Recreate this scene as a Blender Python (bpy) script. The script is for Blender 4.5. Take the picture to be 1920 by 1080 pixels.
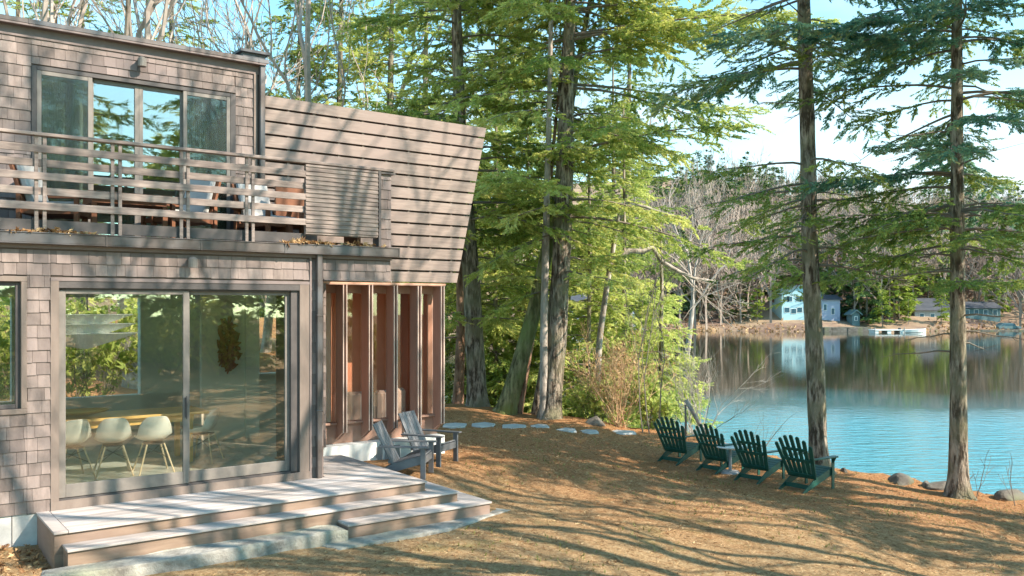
import bpy, math, random
import numpy as np
from mathutils import Vector, Matrix
R = math.radians
C = bpy.context.scene.collection
for o in list(bpy.data.objects): bpy.data.objects.remove(o)

# ---------------------------------------------------------------- camera
F = 1650.0; HC = 2.35; HY = 573.0        # focal length in photo pixels, eye height, horizon row
scn = bpy.context.scene
cd = bpy.data.cameras.new("camera"); cam = bpy.data.objects.new("camera", cd); C.objects.link(cam)
cam.location = (0, 0, HC); cam.rotation_euler = (R(90), 0, 0)
cd.sensor_width = 36; cd.lens = F/1920*36; cd.shift_y = (HY-540)/1920
cd.clip_start = 0.1; cd.clip_end = 2000
scn.camera = cam

# ---------------------------------------------------------------- light
SUN_AZ = Vector((0.93, -0.37)); SUN_EL = R(37.5)
sd = Vector((SUN_AZ.x*math.cos(SUN_EL), SUN_AZ.y*math.cos(SUN_EL), math.sin(SUN_EL))).normalized()
ld = bpy.data.lights.new("sun", 'SUN'); lo = bpy.data.objects.new("sun", ld); C.objects.link(lo)
ld.energy = 4.6; ld.angle = R(0.45); ld.color = (1.0, 0.885, 0.74)
lo.rotation_euler = sd.to_track_quat('Z', 'Y').to_euler()
lo.location = sd*60
w = bpy.data.worlds.new("World"); scn.world = w; w.use_nodes = True
nt = w.node_tree; nt.nodes.clear()
sky = nt.nodes.new('ShaderNodeTexSky'); sky.sky_type = 'NISHITA'; sky.sun_disc = False
sky.sun_elevation = SUN_EL; sky.sun_rotation = math.atan2(sd.x, sd.y)
sky.air_density = 1.0; sky.dust_density = 0.35; sky.ozone_density = 1.0
tc = nt.nodes.new('ShaderNodeTexCoord')
sep = nt.nodes.new('ShaderNodeSeparateXYZ'); nt.links.new(tc.outputs['Generated'], sep.inputs[0])
# thin bright cloud low over the lake, real sky colour above it
mp = nt.nodes.new('ShaderNodeMapping'); mp.inputs['Scale'].default_value = (1.2, 1.2, 4.0)
nt.links.new(tc.outputs['Generated'], mp.inputs[0])
nz = nt.nodes.new('ShaderNodeTexNoise'); nz.inputs['Scale'].default_value = 2.0; nz.inputs['Detail'].default_value = 7
nt.links.new(mp.outputs[0], nz.inputs[0])
m1 = nt.nodes.new('ShaderNodeMapRange'); m1.inputs[1].default_value = 0.30; m1.inputs[2].default_value = 0.06
m1.inputs[3].default_value = 0.0; m1.inputs[4].default_value = 1.0
nt.links.new(sep.outputs['Z'], m1.inputs[0])
m2 = nt.nodes.new('ShaderNodeMapRange'); m2.inputs[1].default_value = -0.25; m2.inputs[2].default_value = 0.45
nt.links.new(sep.outputs['X'], m2.inputs[0])
m3 = nt.nodes.new('ShaderNodeMath'); m3.operation = 'MULTIPLY'
m6 = nt.nodes.new('ShaderNodeMapRange'); m6.inputs[1].default_value = 0.0; m6.inputs[2].default_value = 0.5
nt.links.new(sep.outputs['Y'], m6.inputs[0])
m7 = nt.nodes.new('ShaderNodeMath'); m7.operation = 'MULTIPLY'
nt.links.new(m2.outputs[0], m7.inputs[0]); nt.links.new(m6.outputs[0], m7.inputs[1])
nt.links.new(m1.outputs[0], m3.inputs[0]); nt.links.new(m7.outputs[0], m3.inputs[1])
m4 = nt.nodes.new('ShaderNodeMapRange'); m4.inputs[1].default_value = 0.50; m4.inputs[2].default_value = 0.75
m4.inputs[4].default_value = 0.5
nt.links.new(nz.outputs[0], m4.inputs[0])
m5 = nt.nodes.new('ShaderNodeMath'); m5.operation = 'ADD'; m5.use_clamp = True
nt.links.new(m3.outputs[0], m5.inputs[0]); nt.links.new(m4.outputs[0], m5.inputs[1])
tint = nt.nodes.new('ShaderNodeMix'); tint.data_type = 'RGBA'; tint.blend_type = 'MULTIPLY'
tint.inputs[0].default_value = 1.0; tint.inputs[7].default_value = (0.80, 1.24, 1.14, 1)
nt.links.new(sky.outputs[0], tint.inputs[6])
cl = nt.nodes.new('ShaderNodeMix'); cl.data_type = 'RGBA'; cl.inputs[7].default_value = (4.0, 3.95, 4.15, 1)
nt.links.new(m5.outputs[0], cl.inputs[0]); nt.links.new(tint.outputs[2], cl.inputs[6])
bg = nt.nodes.new('ShaderNodeBackground'); bg.inputs[1].default_value = 0.15
out = nt.nodes.new('ShaderNodeOutputWorld')
nt.links.new(cl.outputs[2], bg.inputs[0]); nt.links.new(bg.outputs[0], out.inputs[0])
scn.view_settings.view_transform = 'Standard'; scn.view_settings.look = 'None'
scn.view_settings.gamma = 1; scn.view_settings.use_curve_mapping = False
scn.view_settings.exposure = 1.2
try:
    scn.cycles.max_bounces = 6; scn.cycles.diffuse_bounces = 4; scn.cycles.glossy_bounces = 3
    scn.cycles.transmission_bounces = 4; scn.cycles.transparent_max_bounces = 10
    scn.cycles.use_denoising = True; scn.cycles.caustics_reflective = False; scn.cycles.caustics_refractive = False
except Exception: pass

# ---------------------------------------------------------------- helpers
class MB:
    """collects faces; build() links them as one mesh object"""
    def __init__(s): s.v = []; s.f = []; s.m = []; s.t = []
    def add(s, vs, fs, mi=0, tone=0.5):
        b = len(s.v); s.v += [tuple(p) for p in vs]
        for f in fs: s.f.append([b+i for i in f]); s.m.append(mi); s.t.append(tone)
    def box(s, x0, x1, y0, y1, z0, z1, mi=0, tone=0.5):
        s.add([(x0,y0,z0),(x1,y0,z0),(x1,y1,z0),(x0,y1,z0),(x0,y0,z1),(x1,y0,z1),(x1,y1,z1),(x0,y1,z1)],
              [(0,3,2,1),(4,5,6,7),(0,1,5,4),(1,2,6,5),(2,3,7,6),(3,0,4,7)], mi, tone)
    def obox(s, c, ax, ay, az, mi=0, tone=0.5):
        c = Vector(c); ax = Vector(ax); ay = Vector(ay); az = Vector(az); vs = []
        for k in (-1, 1):
            for i, j in ((-1,-1),(1,-1),(1,1),(-1,1)): vs.append(c+ax*i+ay*j+az*k)
        s.add(vs, [(0,3,2,1),(4,5,6,7),(0,1,5,4),(1,2,6,5),(2,3,7,6),(3,0,4,7)], mi, tone)
    def beam(s, a, b, wx, wz, up=(0,0,1), mi=0):
        a = Vector(a); b = Vector(b); d = (b-a); L = d.length; d.normalize()
        x = d.cross(Vector(up)); 
        if x.length < 1e-4: x = Vector((1,0,0))
        x.normalize(); z = x.cross(d)
        s.obox((a+b)/2, x*wx/2, d*L/2, z*wz/2, mi)
    def tube(s, pts, rads, n=8, mi=0, cap=True):
        pts = [Vector(p) for p in pts]; b = len(s.v)
        prev = None
        for i, p in enumerate(pts):
            d = (pts[min(i+1,len(pts)-1)]-pts[max(i-1,0)]).normalized()
            if prev is None:
                x = d.cross(Vector((0,0,1)))
                if x.length < 1e-3: x = Vector((1,0,0))
                x.normalize()
            else:
                x = (prev - d*prev.dot(d)).normalized()
            prev = x; y = d.cross(x)
            for k in range(n):
                a = 2*math.pi*k/n; s.v.append(tuple(p+(x*math.cos(a)+y*math.sin(a))*rads[i]))
        for i in range(len(pts)-1):
            for k in range(n):
                s.f.append([b+i*n+k, b+i*n+(k+1)%n, b+(i+1)*n+(k+1)%n, b+(i+1)*n+k]); s.m.append(mi); s.t.append(.5)
        if cap:
            s.f.append([b+k for k in range(n)][::-1]); s.m.append(mi); s.t.append(.5)
            s.f.append([b+(len(pts)-1)*n+k for k in range(n)]); s.m.append(mi); s.t.append(.5)
    def prism(s, poly, y0, y1, mi=0, tone=0.5, axis='y'):
        n = len(poly); vs = []
        for yy in (y0, y1):
            for a, b in poly: vs.append((a, yy, b) if axis == 'y' else ((yy, a, b) if axis == 'x' else (a, b, yy)))
        s.add(vs, [tuple(range(n)), tuple(range(2*n-1, n-1, -1))]+[(i, i+n, (i+1)%n+n, (i+1)%n) for i in range(n)], mi, tone)
    def build(s, name, mat, parent=None, bevel=0, smooth=False):
        me = bpy.data.meshes.new(name); me.from_pydata(s.v, [], s.f)
        for m in (mat if isinstance(mat, (list, tuple)) else [mat]): me.materials.append(m)
        me.polygons.foreach_set('material_index', s.m)
        a = me.attributes.new('tone', 'FLOAT', 'FACE'); a.data.foreach_set('value', s.t)
        me.update()
        o = bpy.data.objects.new(name, me); C.objects.link(o)
        import bmesh
        bm = bmesh.new(); bm.from_mesh(me); bmesh.ops.recalc_face_normals(bm, faces=bm.faces); bm.to_mesh(me); bm.free()
        if parent: o.parent = parent
        if smooth:
            for p in me.polygons: p.use_smooth = True
        if bevel:
            bv = o.modifiers.new('bevel', 'BEVEL'); bv.width = bevel; bv.segments = 1; bv.limit_method = 'ANGLE'
        return o

def tag(o, label=None, cat=None, group=None, kind=None):
    if label: o['label'] = label
    if cat: o['category'] = cat
    if group: o['group'] = group
    if kind: o['kind'] = kind
    return o
def thing(name, loc, rz=0, label=None, cat=None, group=None):
    o = bpy.data.objects.new(name, None); C.objects.link(o); o.location = loc; o.rotation_euler = (0, 0, rz)
    o.empty_display_size = 0.2
    return tag(o, label, cat, group)
def copy_tree(o, parent=None):
    c = o.copy(); C.objects.link(c); c.parent = parent
    for ch in o.children: copy_tree(ch, c)
    return c
def npmesh(name, V, T, mats, mi=None, tone=None, smooth=False):
    """triangles or quads from numpy arrays"""
    V = np.asarray(V, np.float32); T = np.asarray(T, np.int32); k = T.shape[1]
    me = bpy.data.meshes.new(name)
    me.vertices.add(len(V)); me.vertices.foreach_set('co', V.ravel())
    me.loops.add(T.size); me.loops.foreach_set('vertex_index', T.ravel())
    me.polygons.add(len(T)); me.polygons.foreach_set('loop_start', np.arange(len(T), dtype=np.int32)*k)
    for m in mats: me.materials.append(m)
    if mi is not None: me.polygons.foreach_set('material_index', np.asarray(mi, np.int32))
    if tone is not None:
        a = me.attributes.new('tone', 'FLOAT', 'FACE'); a.data.foreach_set('value', np.asarray(tone, np.float32))
    if smooth: me.polygons.foreach_set('use_smooth', np.ones(len(T), bool))
    me.update(calc_edges=True)
    return me
def link(name, me, parent=None):
    o = bpy.data.objects.new(name, me); C.objects.link(o)
    if parent: o.parent = parent
    return o

# ---------------------------------------------------------------- materials
def nodes(name):
    m = bpy.data.materials.new(name); m.use_nodes = True
    t = m.node_tree; b = t.nodes['Principled BSDF']
    return m, t, b
def ramp(t, stops):
    r = t.nodes.new('ShaderNodeValToRGB'); e = r.color_ramp.elements
    while len(e) > 1: e.remove(e[-1])
    e[0].position = stops[0][0]; e[0].color = (*stops[0][1], 1)
    for p, c in stops[1:]:
        q = e.new(p); q.color = (*c, 1)
    return r
def noisy(name, c1, c2, scale=4, rough=0.8, bump=0.2, stretch=(1,1,1), detail=6, metal=0, tone=0.0, lo=.3, hi=.7, spec=.3, dist=.02, c3=None, scale2=None):
    """two colours mixed by noise, optional per-face tone and a second larger noise towards c3"""
    m, t, b = nodes(name); L = t.links
    co = t.nodes.new('ShaderNodeTexCoord'); mp = t.nodes.new('ShaderNodeMapping'); mp.inputs['Scale'].default_value = stretch
    L.new(co.outputs['Object'], mp.inputs[0])
    n = t.nodes.new('ShaderNodeTexNoise'); n.inputs['Scale'].default_value = scale; n.inputs['Detail'].default_value = detail
    n.inputs['Roughness'].default_value = .65
    L.new(mp.outputs[0], n.inputs[0])
    r = ramp(t, [(lo, c1), (hi, c2)]); L.new(n.outputs[0], r.inputs[0]); col = r.outputs[0]
    if c3 is not None:
        n2 = t.nodes.new('ShaderNodeTexNoise'); n2.inputs['Scale'].default_value = scale2 or scale/6; n2.inputs['Detail'].default_value = 4
        L.new(co.outputs['Object'], n2.inputs[0])
        mr = t.nodes.new('ShaderNodeMapRange'); mr.inputs[1].default_value = .45; mr.inputs[2].default_value = .65
        L.new(n2.outputs[0], mr.inputs[0])
        mx = t.nodes.new('ShaderNodeMix'); mx.data_type = 'RGBA'; mx.inputs[7].default_value = (*c3, 1)
        L.new(mr.outputs[0], mx.inputs[0]); L.new(col, mx.inputs[6]); col = mx.outputs[2]
    if tone:
        a = t.nodes.new('ShaderNodeAttribute'); a.attribute_name = 'tone'
        mr = t.nodes.new('ShaderNodeMapRange'); mr.inputs[3].default_value = 1-tone; mr.inputs[4].default_value = 1+tone
        L.new(a.outputs['Fac'], mr.inputs[0])
        h = t.nodes.new('ShaderNodeHueSaturation'); L.new(mr.outputs[0], h.inputs['Value']); L.new(col, h.inputs['Color']); col = h.outputs[0]
    L.new(col, b.inputs['Base Color']); b.inputs['Roughness'].default_value = rough
    b.inputs['Metallic'].default_value = metal; b.inputs['Specular IOR Level'].default_value = spec
    if bump:
        bp = t.nodes.new('ShaderNodeBump'); bp.inputs['Strength'].default_value = bump; bp.inputs['Distance'].default_value = dist
        L.new(n.outputs[0], bp.inputs['Height']); L.new(bp.outputs[0], b.inputs['Normal'])
    return m
def leafmat(name, dark, mid, light, transl=0.35, rough=.6):
    m, t, b = nodes(name); L = t.links
    a = t.nodes.new('ShaderNodeAttribute'); a.attribute_name = 'tone'
    r = ramp(t, [(0.0, dark), (0.5, mid), (1.0, light)]); L.new(a.outputs['Fac'], r.inputs[0])
    L.new(r.outputs[0], b.inputs['Base Color']); b.inputs['Roughness'].default_value = rough; b.inputs['Specular IOR Level'].default_value = .2
    tr = t.nodes.new('ShaderNodeBsdfTranslucent'); L.new(r.outputs[0], tr.inputs[0])
    mx = t.nodes.new('ShaderNodeMixShader'); mx.inputs[0].default_value = transl
    o = t.nodes['Material Output']; L.new(b.outputs[0], mx.inputs[1]); L.new(tr.outputs[0], mx.inputs[2]); L.new(mx.outputs[0], o.inputs[0])
    return m
def glassmat(name, tint, refl=1.0, base=0.06, rough=0.0):
    m = bpy.data.materials.new(name); m.use_nodes = True; t = m.node_tree; t.nodes.clear(); L = t.links
    o = t.nodes.new('ShaderNodeOutputMaterial'); tr = t.nodes.new('ShaderNodeBsdfTransparent'); tr.inputs[0].default_value = (*tint, 1)
    g = t.nodes.new('ShaderNodeBsdfGlossy'); g.inputs['Roughness'].default_value = rough; g.inputs[0].default_value = (1, 1, 1, 1)
    lf = t.nodes.new('ShaderNodeLayerWeight'); lf.inputs[0].default_value = .5
    lw = t.nodes.new('ShaderNodeMath'); lw.operation = 'POWER'; lw.inputs[1].default_value = 3.5; L.new(lf.outputs['Facing'], lw.inputs[0])
    nz = t.nodes.new('ShaderNodeTexNoise'); nz.inputs['Scale'].default_value = 0.9
    bp = t.nodes.new('ShaderNodeBump'); bp.inputs['Strength'].default_value = 0.008; bp.inputs['Distance'].default_value = 0.2
    L.new(nz.outputs[0], bp.inputs['Height']); L.new(bp.outputs[0], g.inputs['Normal'])
    ma = t.nodes.new('ShaderNodeMath'); ma.operation = 'MULTIPLY_ADD'; ma.inputs[1].default_value = refl; ma.inputs[2].default_value = base; ma.use_clamp = True
    L.new(lw.outputs[0], ma.inputs[0])
    mx = t.nodes.new('ShaderNodeMixShader'); L.new(ma.outputs[0], mx.inputs[0]); L.new(tr.outputs[0], mx.inputs[1]); L.new(g.outputs[0], mx.inputs[2])
    L.new(mx.outputs[0], o.inputs[0])
    return m

M = {}
M['shingle'] = noisy('shingle', (.15,.117,.105), (.29,.228,.205), 9, .85, .5, (1,1,.35), tone=.28, dist=.008, c3=(.21,.165,.155), scale2=1.2)
M['wall_back'] = noisy('wall_back', (.10,.075,.06), (.14,.10,.085), 6)
M['board'] = noisy('board', (.215,.165,.143), (.335,.262,.226), 5, .75, .25, (.6,1,6), tone=.12, dist=.005, c3=(.29,.22,.195), scale2=.9)
M['rail'] = noisy('rail', (.15,.115,.105), (.36,.285,.25), 4, .75, .25, (.8,1,6), tone=.2, dist=.004)
M['trim'] = noisy('trim', (.17,.13,.11), (.25,.195,.165), 5, .7, .15, (1,1,.3), dist=.004)
M['dark'] = noisy('dark', (.075,.065,.065), (.11,.095,.09), 6, .55, .05)
M['frame'] = noisy('frame', (.17,.15,.135), (.24,.21,.185), 6, .5, .05)
M['gutter'] = noisy('gutter', (.085,.07,.065), (.17,.14,.13), 3, .4, .05, metal=.3, c3=(.14,.14,.15), scale2=1.5)
M['fin'] = noisy('fin', (.36,.215,.165), (.48,.31,.25), 4, .6, .1, (1,1,.25))
M['fin_edge'] = noisy('fin_edge', (.42,.31,.26), (.54,.42,.36), 4, .5, .1, (1,1,.25))  # paler than the fin: sunlight on the front ends put into the colour
M['panel'] = noisy('panel', (.33,.19,.14), (.45,.28,.21), 3, .7, .1, (1,1,.4))
M['concrete'] = noisy('concrete', (.42,.41,.39), (.62,.60,.57), 5, .9, .2, dist=.01)
M['deck'] = noisy('deck', (.26,.22,.20), (.52,.45,.41), 5, .8, .35, (.5,6,1), tone=.24, dist=.004, c3=(.47,.42,.40), scale2=.9)
M['riser'] = noisy('riser', (.18,.12,.085), (.32,.225,.165), 3, .8, .15, (.5,1,4), c3=(.28,.2,.17), scale2=.8)
M['stone'] = noisy('stone', (.15,.14,.125), (.46,.44,.40), 4, .9, .9, dist=.06, c3=(.30,.30,.22), scale2=1.0)
M['flag'] = noisy('flag', (.34,.345,.34), (.52,.52,.51), 5, .9, .3, dist=.02)
M['rock'] = noisy('rock', (.07,.06,.05), (.22,.195,.17), 2.5, .9, .6, dist=.06, c3=(.15,.15,.09), scale2=1.2)
M['roofing'] = noisy('roofing', (.08,.08,.085), (.14,.14,.15), 8, .8, .1)
M['soffit'] = noisy('soffit', (.19,.15,.14), (.24,.19,.18), 5, .8, .1)
M['white'] = noisy('white', (.70,.71,.68), (.80,.80,.78), 3, .5, .02)
M['shell'] = noisy('shell', (.80,.81,.76), (.86,.87,.82), 3, .35, .0)
M['plaster'] = noisy('plaster', (.76,.80,.72), (.84,.87,.80), 3, .8, .05)
M['floor'] = noisy('floor', (.52,.54,.50), (.66,.68,.64), 2, .25, .02)
M['tablewood'] = noisy('tablewood', (.72,.44,.13), (.86,.58,.22), 4, .4, .05, (.5,4,1))
M['legwood'] = noisy('legwood', (.62,.50,.32), (.74,.60,.42), 8, .5, .05)
M['wire'] = noisy('wire', (.06,.06,.06), (.1,.1,.1), 6, .4, 0, metal=.6)
M['greenpaint'] = noisy('greenpaint', (.008,.055,.040), (.016,.10,.075), 5, .42, .1, (1,1,1), spec=.5, dist=.003)
M['greyplastic'] = noisy('greyplastic', (.10,.10,.105), (.18,.18,.19), 4, .5, .1, spec=.5, dist=.003)
M['teak'] = noisy('teak', (.17,.065,.035), (.28,.12,.06), 5, .6, .1, (1,1,1))
M['cushion'] = noisy('cushion', (.38,.38,.37), (.50,.49,.47), 3, .9, .1)
M['curtain'] = noisy('curtain', (.62,.62,.58), (.78,.78,.74), 3, .9, .1, (8,8,.3))
M['terracotta'] = noisy('terracotta', (.62,.33,.22), (.74,.44,.32), 1.5, .8, .05)
M['art'] = noisy('art', (.24,.09,.05), (.55,.22,.11), 9, .6, .6, dist=.03)
M['glass'] = glassmat('glass', (.97,.975,.94), .9, .16)
M['glass_up'] = glassmat('glass_up', (.80,.86,.82), .8, .24)
M['screen_mesh'] = glassmat('screen_mesh', (.62,.64,.62), .3, .05, .25)
M['glass_fin'] = glassmat('glass_fin', (.98,.90,.85), .6, .07)
M['farblue'] = noisy('farblue', (.30,.50,.56), (.38,.57,.63), 1, .7, 0)
M['farlav'] = noisy('farlav', (.30,.34,.46), (.36,.40,.50), 1, .7, 0)
M['farteal'] = noisy('farteal', (.08,.14,.15), (.13,.20,.21), 1, .7, 0)
M['fardark'] = noisy('fardark', (.045,.05,.065), (.08,.085,.10), 1, .8, 0)
M['fargrey'] = noisy('fargrey', (.30,.29,.29), (.44,.42,.41), .8, .8, .1)
M['farglass'] = noisy('farglass', (.02,.07,.11), (.04,.10,.15), .8, .15, 0)
M['bark'] = noisy('bark', (.07,.05,.035), (.45,.365,.29), 12, .95, 1.0, (1,1,.22), detail=12, dist=.10, c3=(.21,.19,.12), scale2=1.6, lo=.43, hi=.60)
M['bark_moss'] = noisy('bark_moss', (.07,.065,.03), (.32,.29,.15), 8, .95, 1.0, (1,1,.22), detail=10, lo=.4, hi=.6, dist=.08, c3=(.17,.20,.065), scale2=1.1)
M['bark_red'] = noisy('bark_red', (.13,.065,.04), (.40,.24,.16), 8, .95, 1, (1,1,.2), detail=9, lo=.4, hi=.6, dist=.06)
M['bark_pale'] = noisy('bark_pale', (.20,.165,.14), (.52,.45,.39), 7, .9, .8, (1,1,.3), detail=9, dist=.04, lo=.38, hi=.6, c3=(.24,.21,.18), scale2=1.3)
M['twig'] = noisy('twig', (.14,.115,.095), (.24,.20,.165), 5, .9, 0)
M['twig_pale'] = noisy('twig_pale', (.27,.22,.19), (.45,.38,.33), 3, .9, 0)
M['twig_gold'] = noisy('twig_gold', (.46,.28,.14), (.66,.44,.28), 3, .9, 0)
M['needle'] = leafmat('needle', (.14,.23,.06), (.41,.48,.11), (.74,.72,.26), .55)
M['needle_lime'] = leafmat('needle_lime', (.17,.27,.06), (.42,.50,.12), (.72,.72,.26), .55)
M['needle_teal'] = leafmat('needle_teal', (.06,.19,.14), (.20,.36,.24), (.50,.52,.22), .45)  # teal tint carries the blue fringe of foliage against bright sky
M['needle_olive'] = leafmat('needle_olive', (.09,.16,.05), (.25,.33,.08), (.50,.52,.14), .45)
M['dryleaf'] = leafmat('dryleaf', (.13,.055,.025), (.38,.21,.09), (.68,.49,.27), .15)
M['grassblade'] = leafmat('grassblade', (.10,.13,.03), (.26,.26,.07), (.45,.42,.16), .3)

# ---------------------------------------------------------------- ground
AN = np.array([(-4.5,9,-.40),(-6,8,-.33),(-7,9.5,-.30),(0,9,-.50),(0,12,-.46),(-1.27,13.2,-.20),(-1.03,14.05,-.18),(-1.9,13.9,-.12),(-2.5,14.4,-.10),(-.6,14.9,-.22),(-1.6,14.6,-.12),(.8,14.2,-.45),(-.6,12.05,-.48),(.3,11.8,-.49),(-1,10.9,-.48),(-2.1,10.2,-.47),(.4,12.6,-.46),(-3,9.7,-.46),(-.2,13.0,-.36),
  (5.5,15.9,-1.06),(4.7,16.8,-1.07),(4.2,18,-1.11),(3.5,18.7,-1.11),(-1.8,25,-.52),(-4,25,-.45),(3.9,23.5,-1.02),(1.1,24,-.74),(7,19,-1.28),
  (9,18,-1.55),(8.6,19.2,-1.42),(10.4,17.6,-1.62),(6.3,10.9,-1.0),(9,13,-1.3),(3,10,-.72),(2,14,-.70),(0,0,-.5),(10,0,-.9),(-6,0,-.3),(0,-15,.2),(14,-12,0),(30,-25,1.5),
  (-15,10,0),(-15,25,.3),(-10,40,.6),(-20,60,1.5),(1.5,19,-.75),(0,20,-.58),(14,8,-1.3),(25,2,-1.4)])
CX = np.array([-400,-40,-16,-8,-4,-1.8,1.1,3.9,5.6,6.9,8.6,9.1,10.4,13,18,30,60,120,400.])
CY = np.array([400,180,110,60,30,25.8,24.8,24.1,21.6,20.0,19.5,18.7,18.1,16.7,14,8,-5,-25,-60.])
def land(x, y):
    x = np.asarray(x, float); y = np.asarray(y, float)
    d2 = (x[..., None]-AN[:,0])**2+(y[..., None]-AN[:,1])**2+1.0
    wt = d2**-1.8
    return (wt*AN[:,2]).sum(-1)/wt.sum(-1)
def farshore(x):
    x = np.asarray(x, float)
    return 146+3.0*np.sin(x*.07+1)+1.6*np.sin(x*.23)
WATER = -1.9
def gz(x, y):
    x = np.asarray(x, float); y = np.asarray(y, float)
    h = land(x, y)
    h = h+.02*np.sin(x*1.7+y*.6)*np.sin(y*1.3-x*.5)
    cy = np.interp(x, CX, CY); past = np.clip(y-cy, 0, None)
    drop = np.where(past < 3, past*.75+.10*past**2, 3.15)
    near = np.maximum(h-drop, -4.2)
    fs = y-farshore(x)
    hill = WATER-1.2+np.clip(fs+2, 0, 10)*.27 + np.clip(fs-9, 0, 170)*.235*(1+.25*np.sin(x*.021+.5)) + .5*np.sin(x*.11)*np.clip(fs/30, 0, 1)
    return np.where((fs > -4) & (past > 0), np.maximum(hill, near), near)
def G(x, y): return float(gz(x, y))
def P(px, Y): return ((px-960)/F*Y, Y)
xs = np.unique(np.concatenate([np.linspace(-420,-60,19), np.linspace(-60,-12,25), np.linspace(-12,16,113), np.linspace(16,60,45), np.linspace(60,420,41)]))
ys = np.unique(np.concatenate([np.linspace(-90,-10,17), np.linspace(-10,6,17), np.linspace(6,28,111), np.linspace(28,60,20), np.linspace(60,135,12), np.linspace(138,200,63), np.linspace(200,600,41)]))
XX, YY = np.meshgrid(xs, ys); ZZ = gz(XX, YY)
rg = np.random.RandomState(3)
inn = (XX > -12) & (XX < 16) & (YY > 6) & (YY < 28)
ZZ = ZZ+np.where(inn, rg.normal(0, .007, ZZ.shape), 0)
nx = len(xs); idx = np.arange(XX.size).reshape(XX.shape)
Q = np.stack([idx[:-1,:-1].ravel(), idx[:-1,1:].ravel(), idx[1:,1:].ravel(), idx[1:,:-1].ravel()], 1)
m, t, b = nodes('pine_straw'); L = t.links
co = t.nodes.new('ShaderNodeTexCoord')
def nn(scale, detail=8, rough=.7, src=None):
    n = t.nodes.new('ShaderNodeTexNoise'); n.inputs['Scale'].default_value = scale; n.inputs['Detail'].default_value = detail
    n.inputs['Roughness'].default_value = rough; L.new(src or co.outputs['Object'], n.inputs[0]); return n
n1 = nn(14, 10, .8); n2 = nn(.45, 5); n3 = nn(1.3, 6); n4 = nn(45, 4, .8)
r1 = ramp(t, [(.34, (.13,.072,.038)), (.5, (.47,.315,.16)), (.66, (.82,.66,.42))]); L.new(n1.outputs[0], r1.inputs[0])
r2 = ramp(t, [(.34, (.13,.075,.045)), (.5, (.41,.25,.13)), (.66, (.68,.48,.27))]); L.new(n4.outputs[0], r2.inputs[0])
mxa = t.nodes.new('ShaderNodeMix'); mxa.data_type = 'RGBA'; mxa.inputs[0].default_value = .5
L.new(r1.outputs[0], mxa.inputs[6]); L.new(r2.outputs[0], mxa.inputs[7])
# redder needles round the trees and the path, straw coloured lawn in front
sp = t.nodes.new('ShaderNodeSeparateXYZ'); L.new(co.outputs['Object'], sp.inputs[0])
my = t.nodes.new('ShaderNodeMapRange'); my.inputs[1].default_value = 10; my.inputs[2].default_value = 15.5; L.new(sp.outputs['Y'], my.inputs[0])
add = t.nodes.new('ShaderNodeMath'); add.operation = 'MULTIPLY_ADD'; add.inputs[1].default_value = 1.6; add.inputs[2].default_value = -.8
L.new(n2.outputs[0], add.inputs[0])
ad2 = t.nodes.new('ShaderNodeMath'); ad2.operation = 'ADD'; ad2.use_clamp = True; L.new(add.outputs[0], ad2.inputs[0]); L.new(my.outputs[0], ad2.inputs[1])
mxr = t.nodes.new('ShaderNodeMix'); mxr.data_type = 'RGBA'; mxr.blend_type = 'MULTIPLY'; mxr.inputs[7].default_value = (.95,.71,.60,1)
L.new(ad2.outputs[0], mxr.inputs[0]); L.new(mxa.outputs[2], mxr.inputs[6])
mg = t.nodes.new('ShaderNodeMapRange'); mg.inputs[1].default_value = .56; mg.inputs[2].default_value = .72; mg.inputs[4].default_value = .5; L.new(n3.outputs[0], mg.inputs[0])
mxg = t.nodes.new('ShaderNodeMix'); mxg.data_type = 'RGBA'; mxg.inputs[7].default_value = (.27,.27,.10,1)
L.new(mg.outputs[0], mxg.inputs[0]); L.new(mxr.outputs[2], mxg.inputs[6])
# leaf litter on the far hillside
mf = t.nodes.new('ShaderNodeMapRange'); mf.inputs[1].default_value = 60; mf.inputs[2].default_value = 120; L.new(sp.outputs['Y'], mf.inputs[0])
nf = nn(.12, 5); rf = ramp(t, [(.4, (.20,.13,.10)), (.6, (.36,.26,.17))]); L.new(nf.outputs[0], rf.inputs[0])
mxf = t.nodes.new('ShaderNodeMix'); mxf.data_type = 'RGBA'; L.new(mf.outputs[0], mxf.inputs[0]); L.new(mxg.outputs[2], mxf.inputs[6]); L.new(rf.outputs[0], mxf.inputs[7])
L.new(mxf.outputs[2], b.inputs['Base Color']); b.inputs['Roughness'].default_value = .95; b.inputs['Specular IOR Level'].default_value = .1
bp = t.nodes.new('ShaderNodeBump'); bp.inputs['Strength'].default_value = 1; bp.inputs['Distance'].default_value = .07
L.new(n1.outputs[0], bp.inputs['Height']); L.new(bp.outputs[0], b.inputs['Normal'])
M['ground'] = m
tag(link('ground', npmesh('ground', np.stack([XX.ravel(), YY.ravel(), ZZ.ravel()], 1), Q, [m], smooth=True)), kind='structure')

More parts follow.
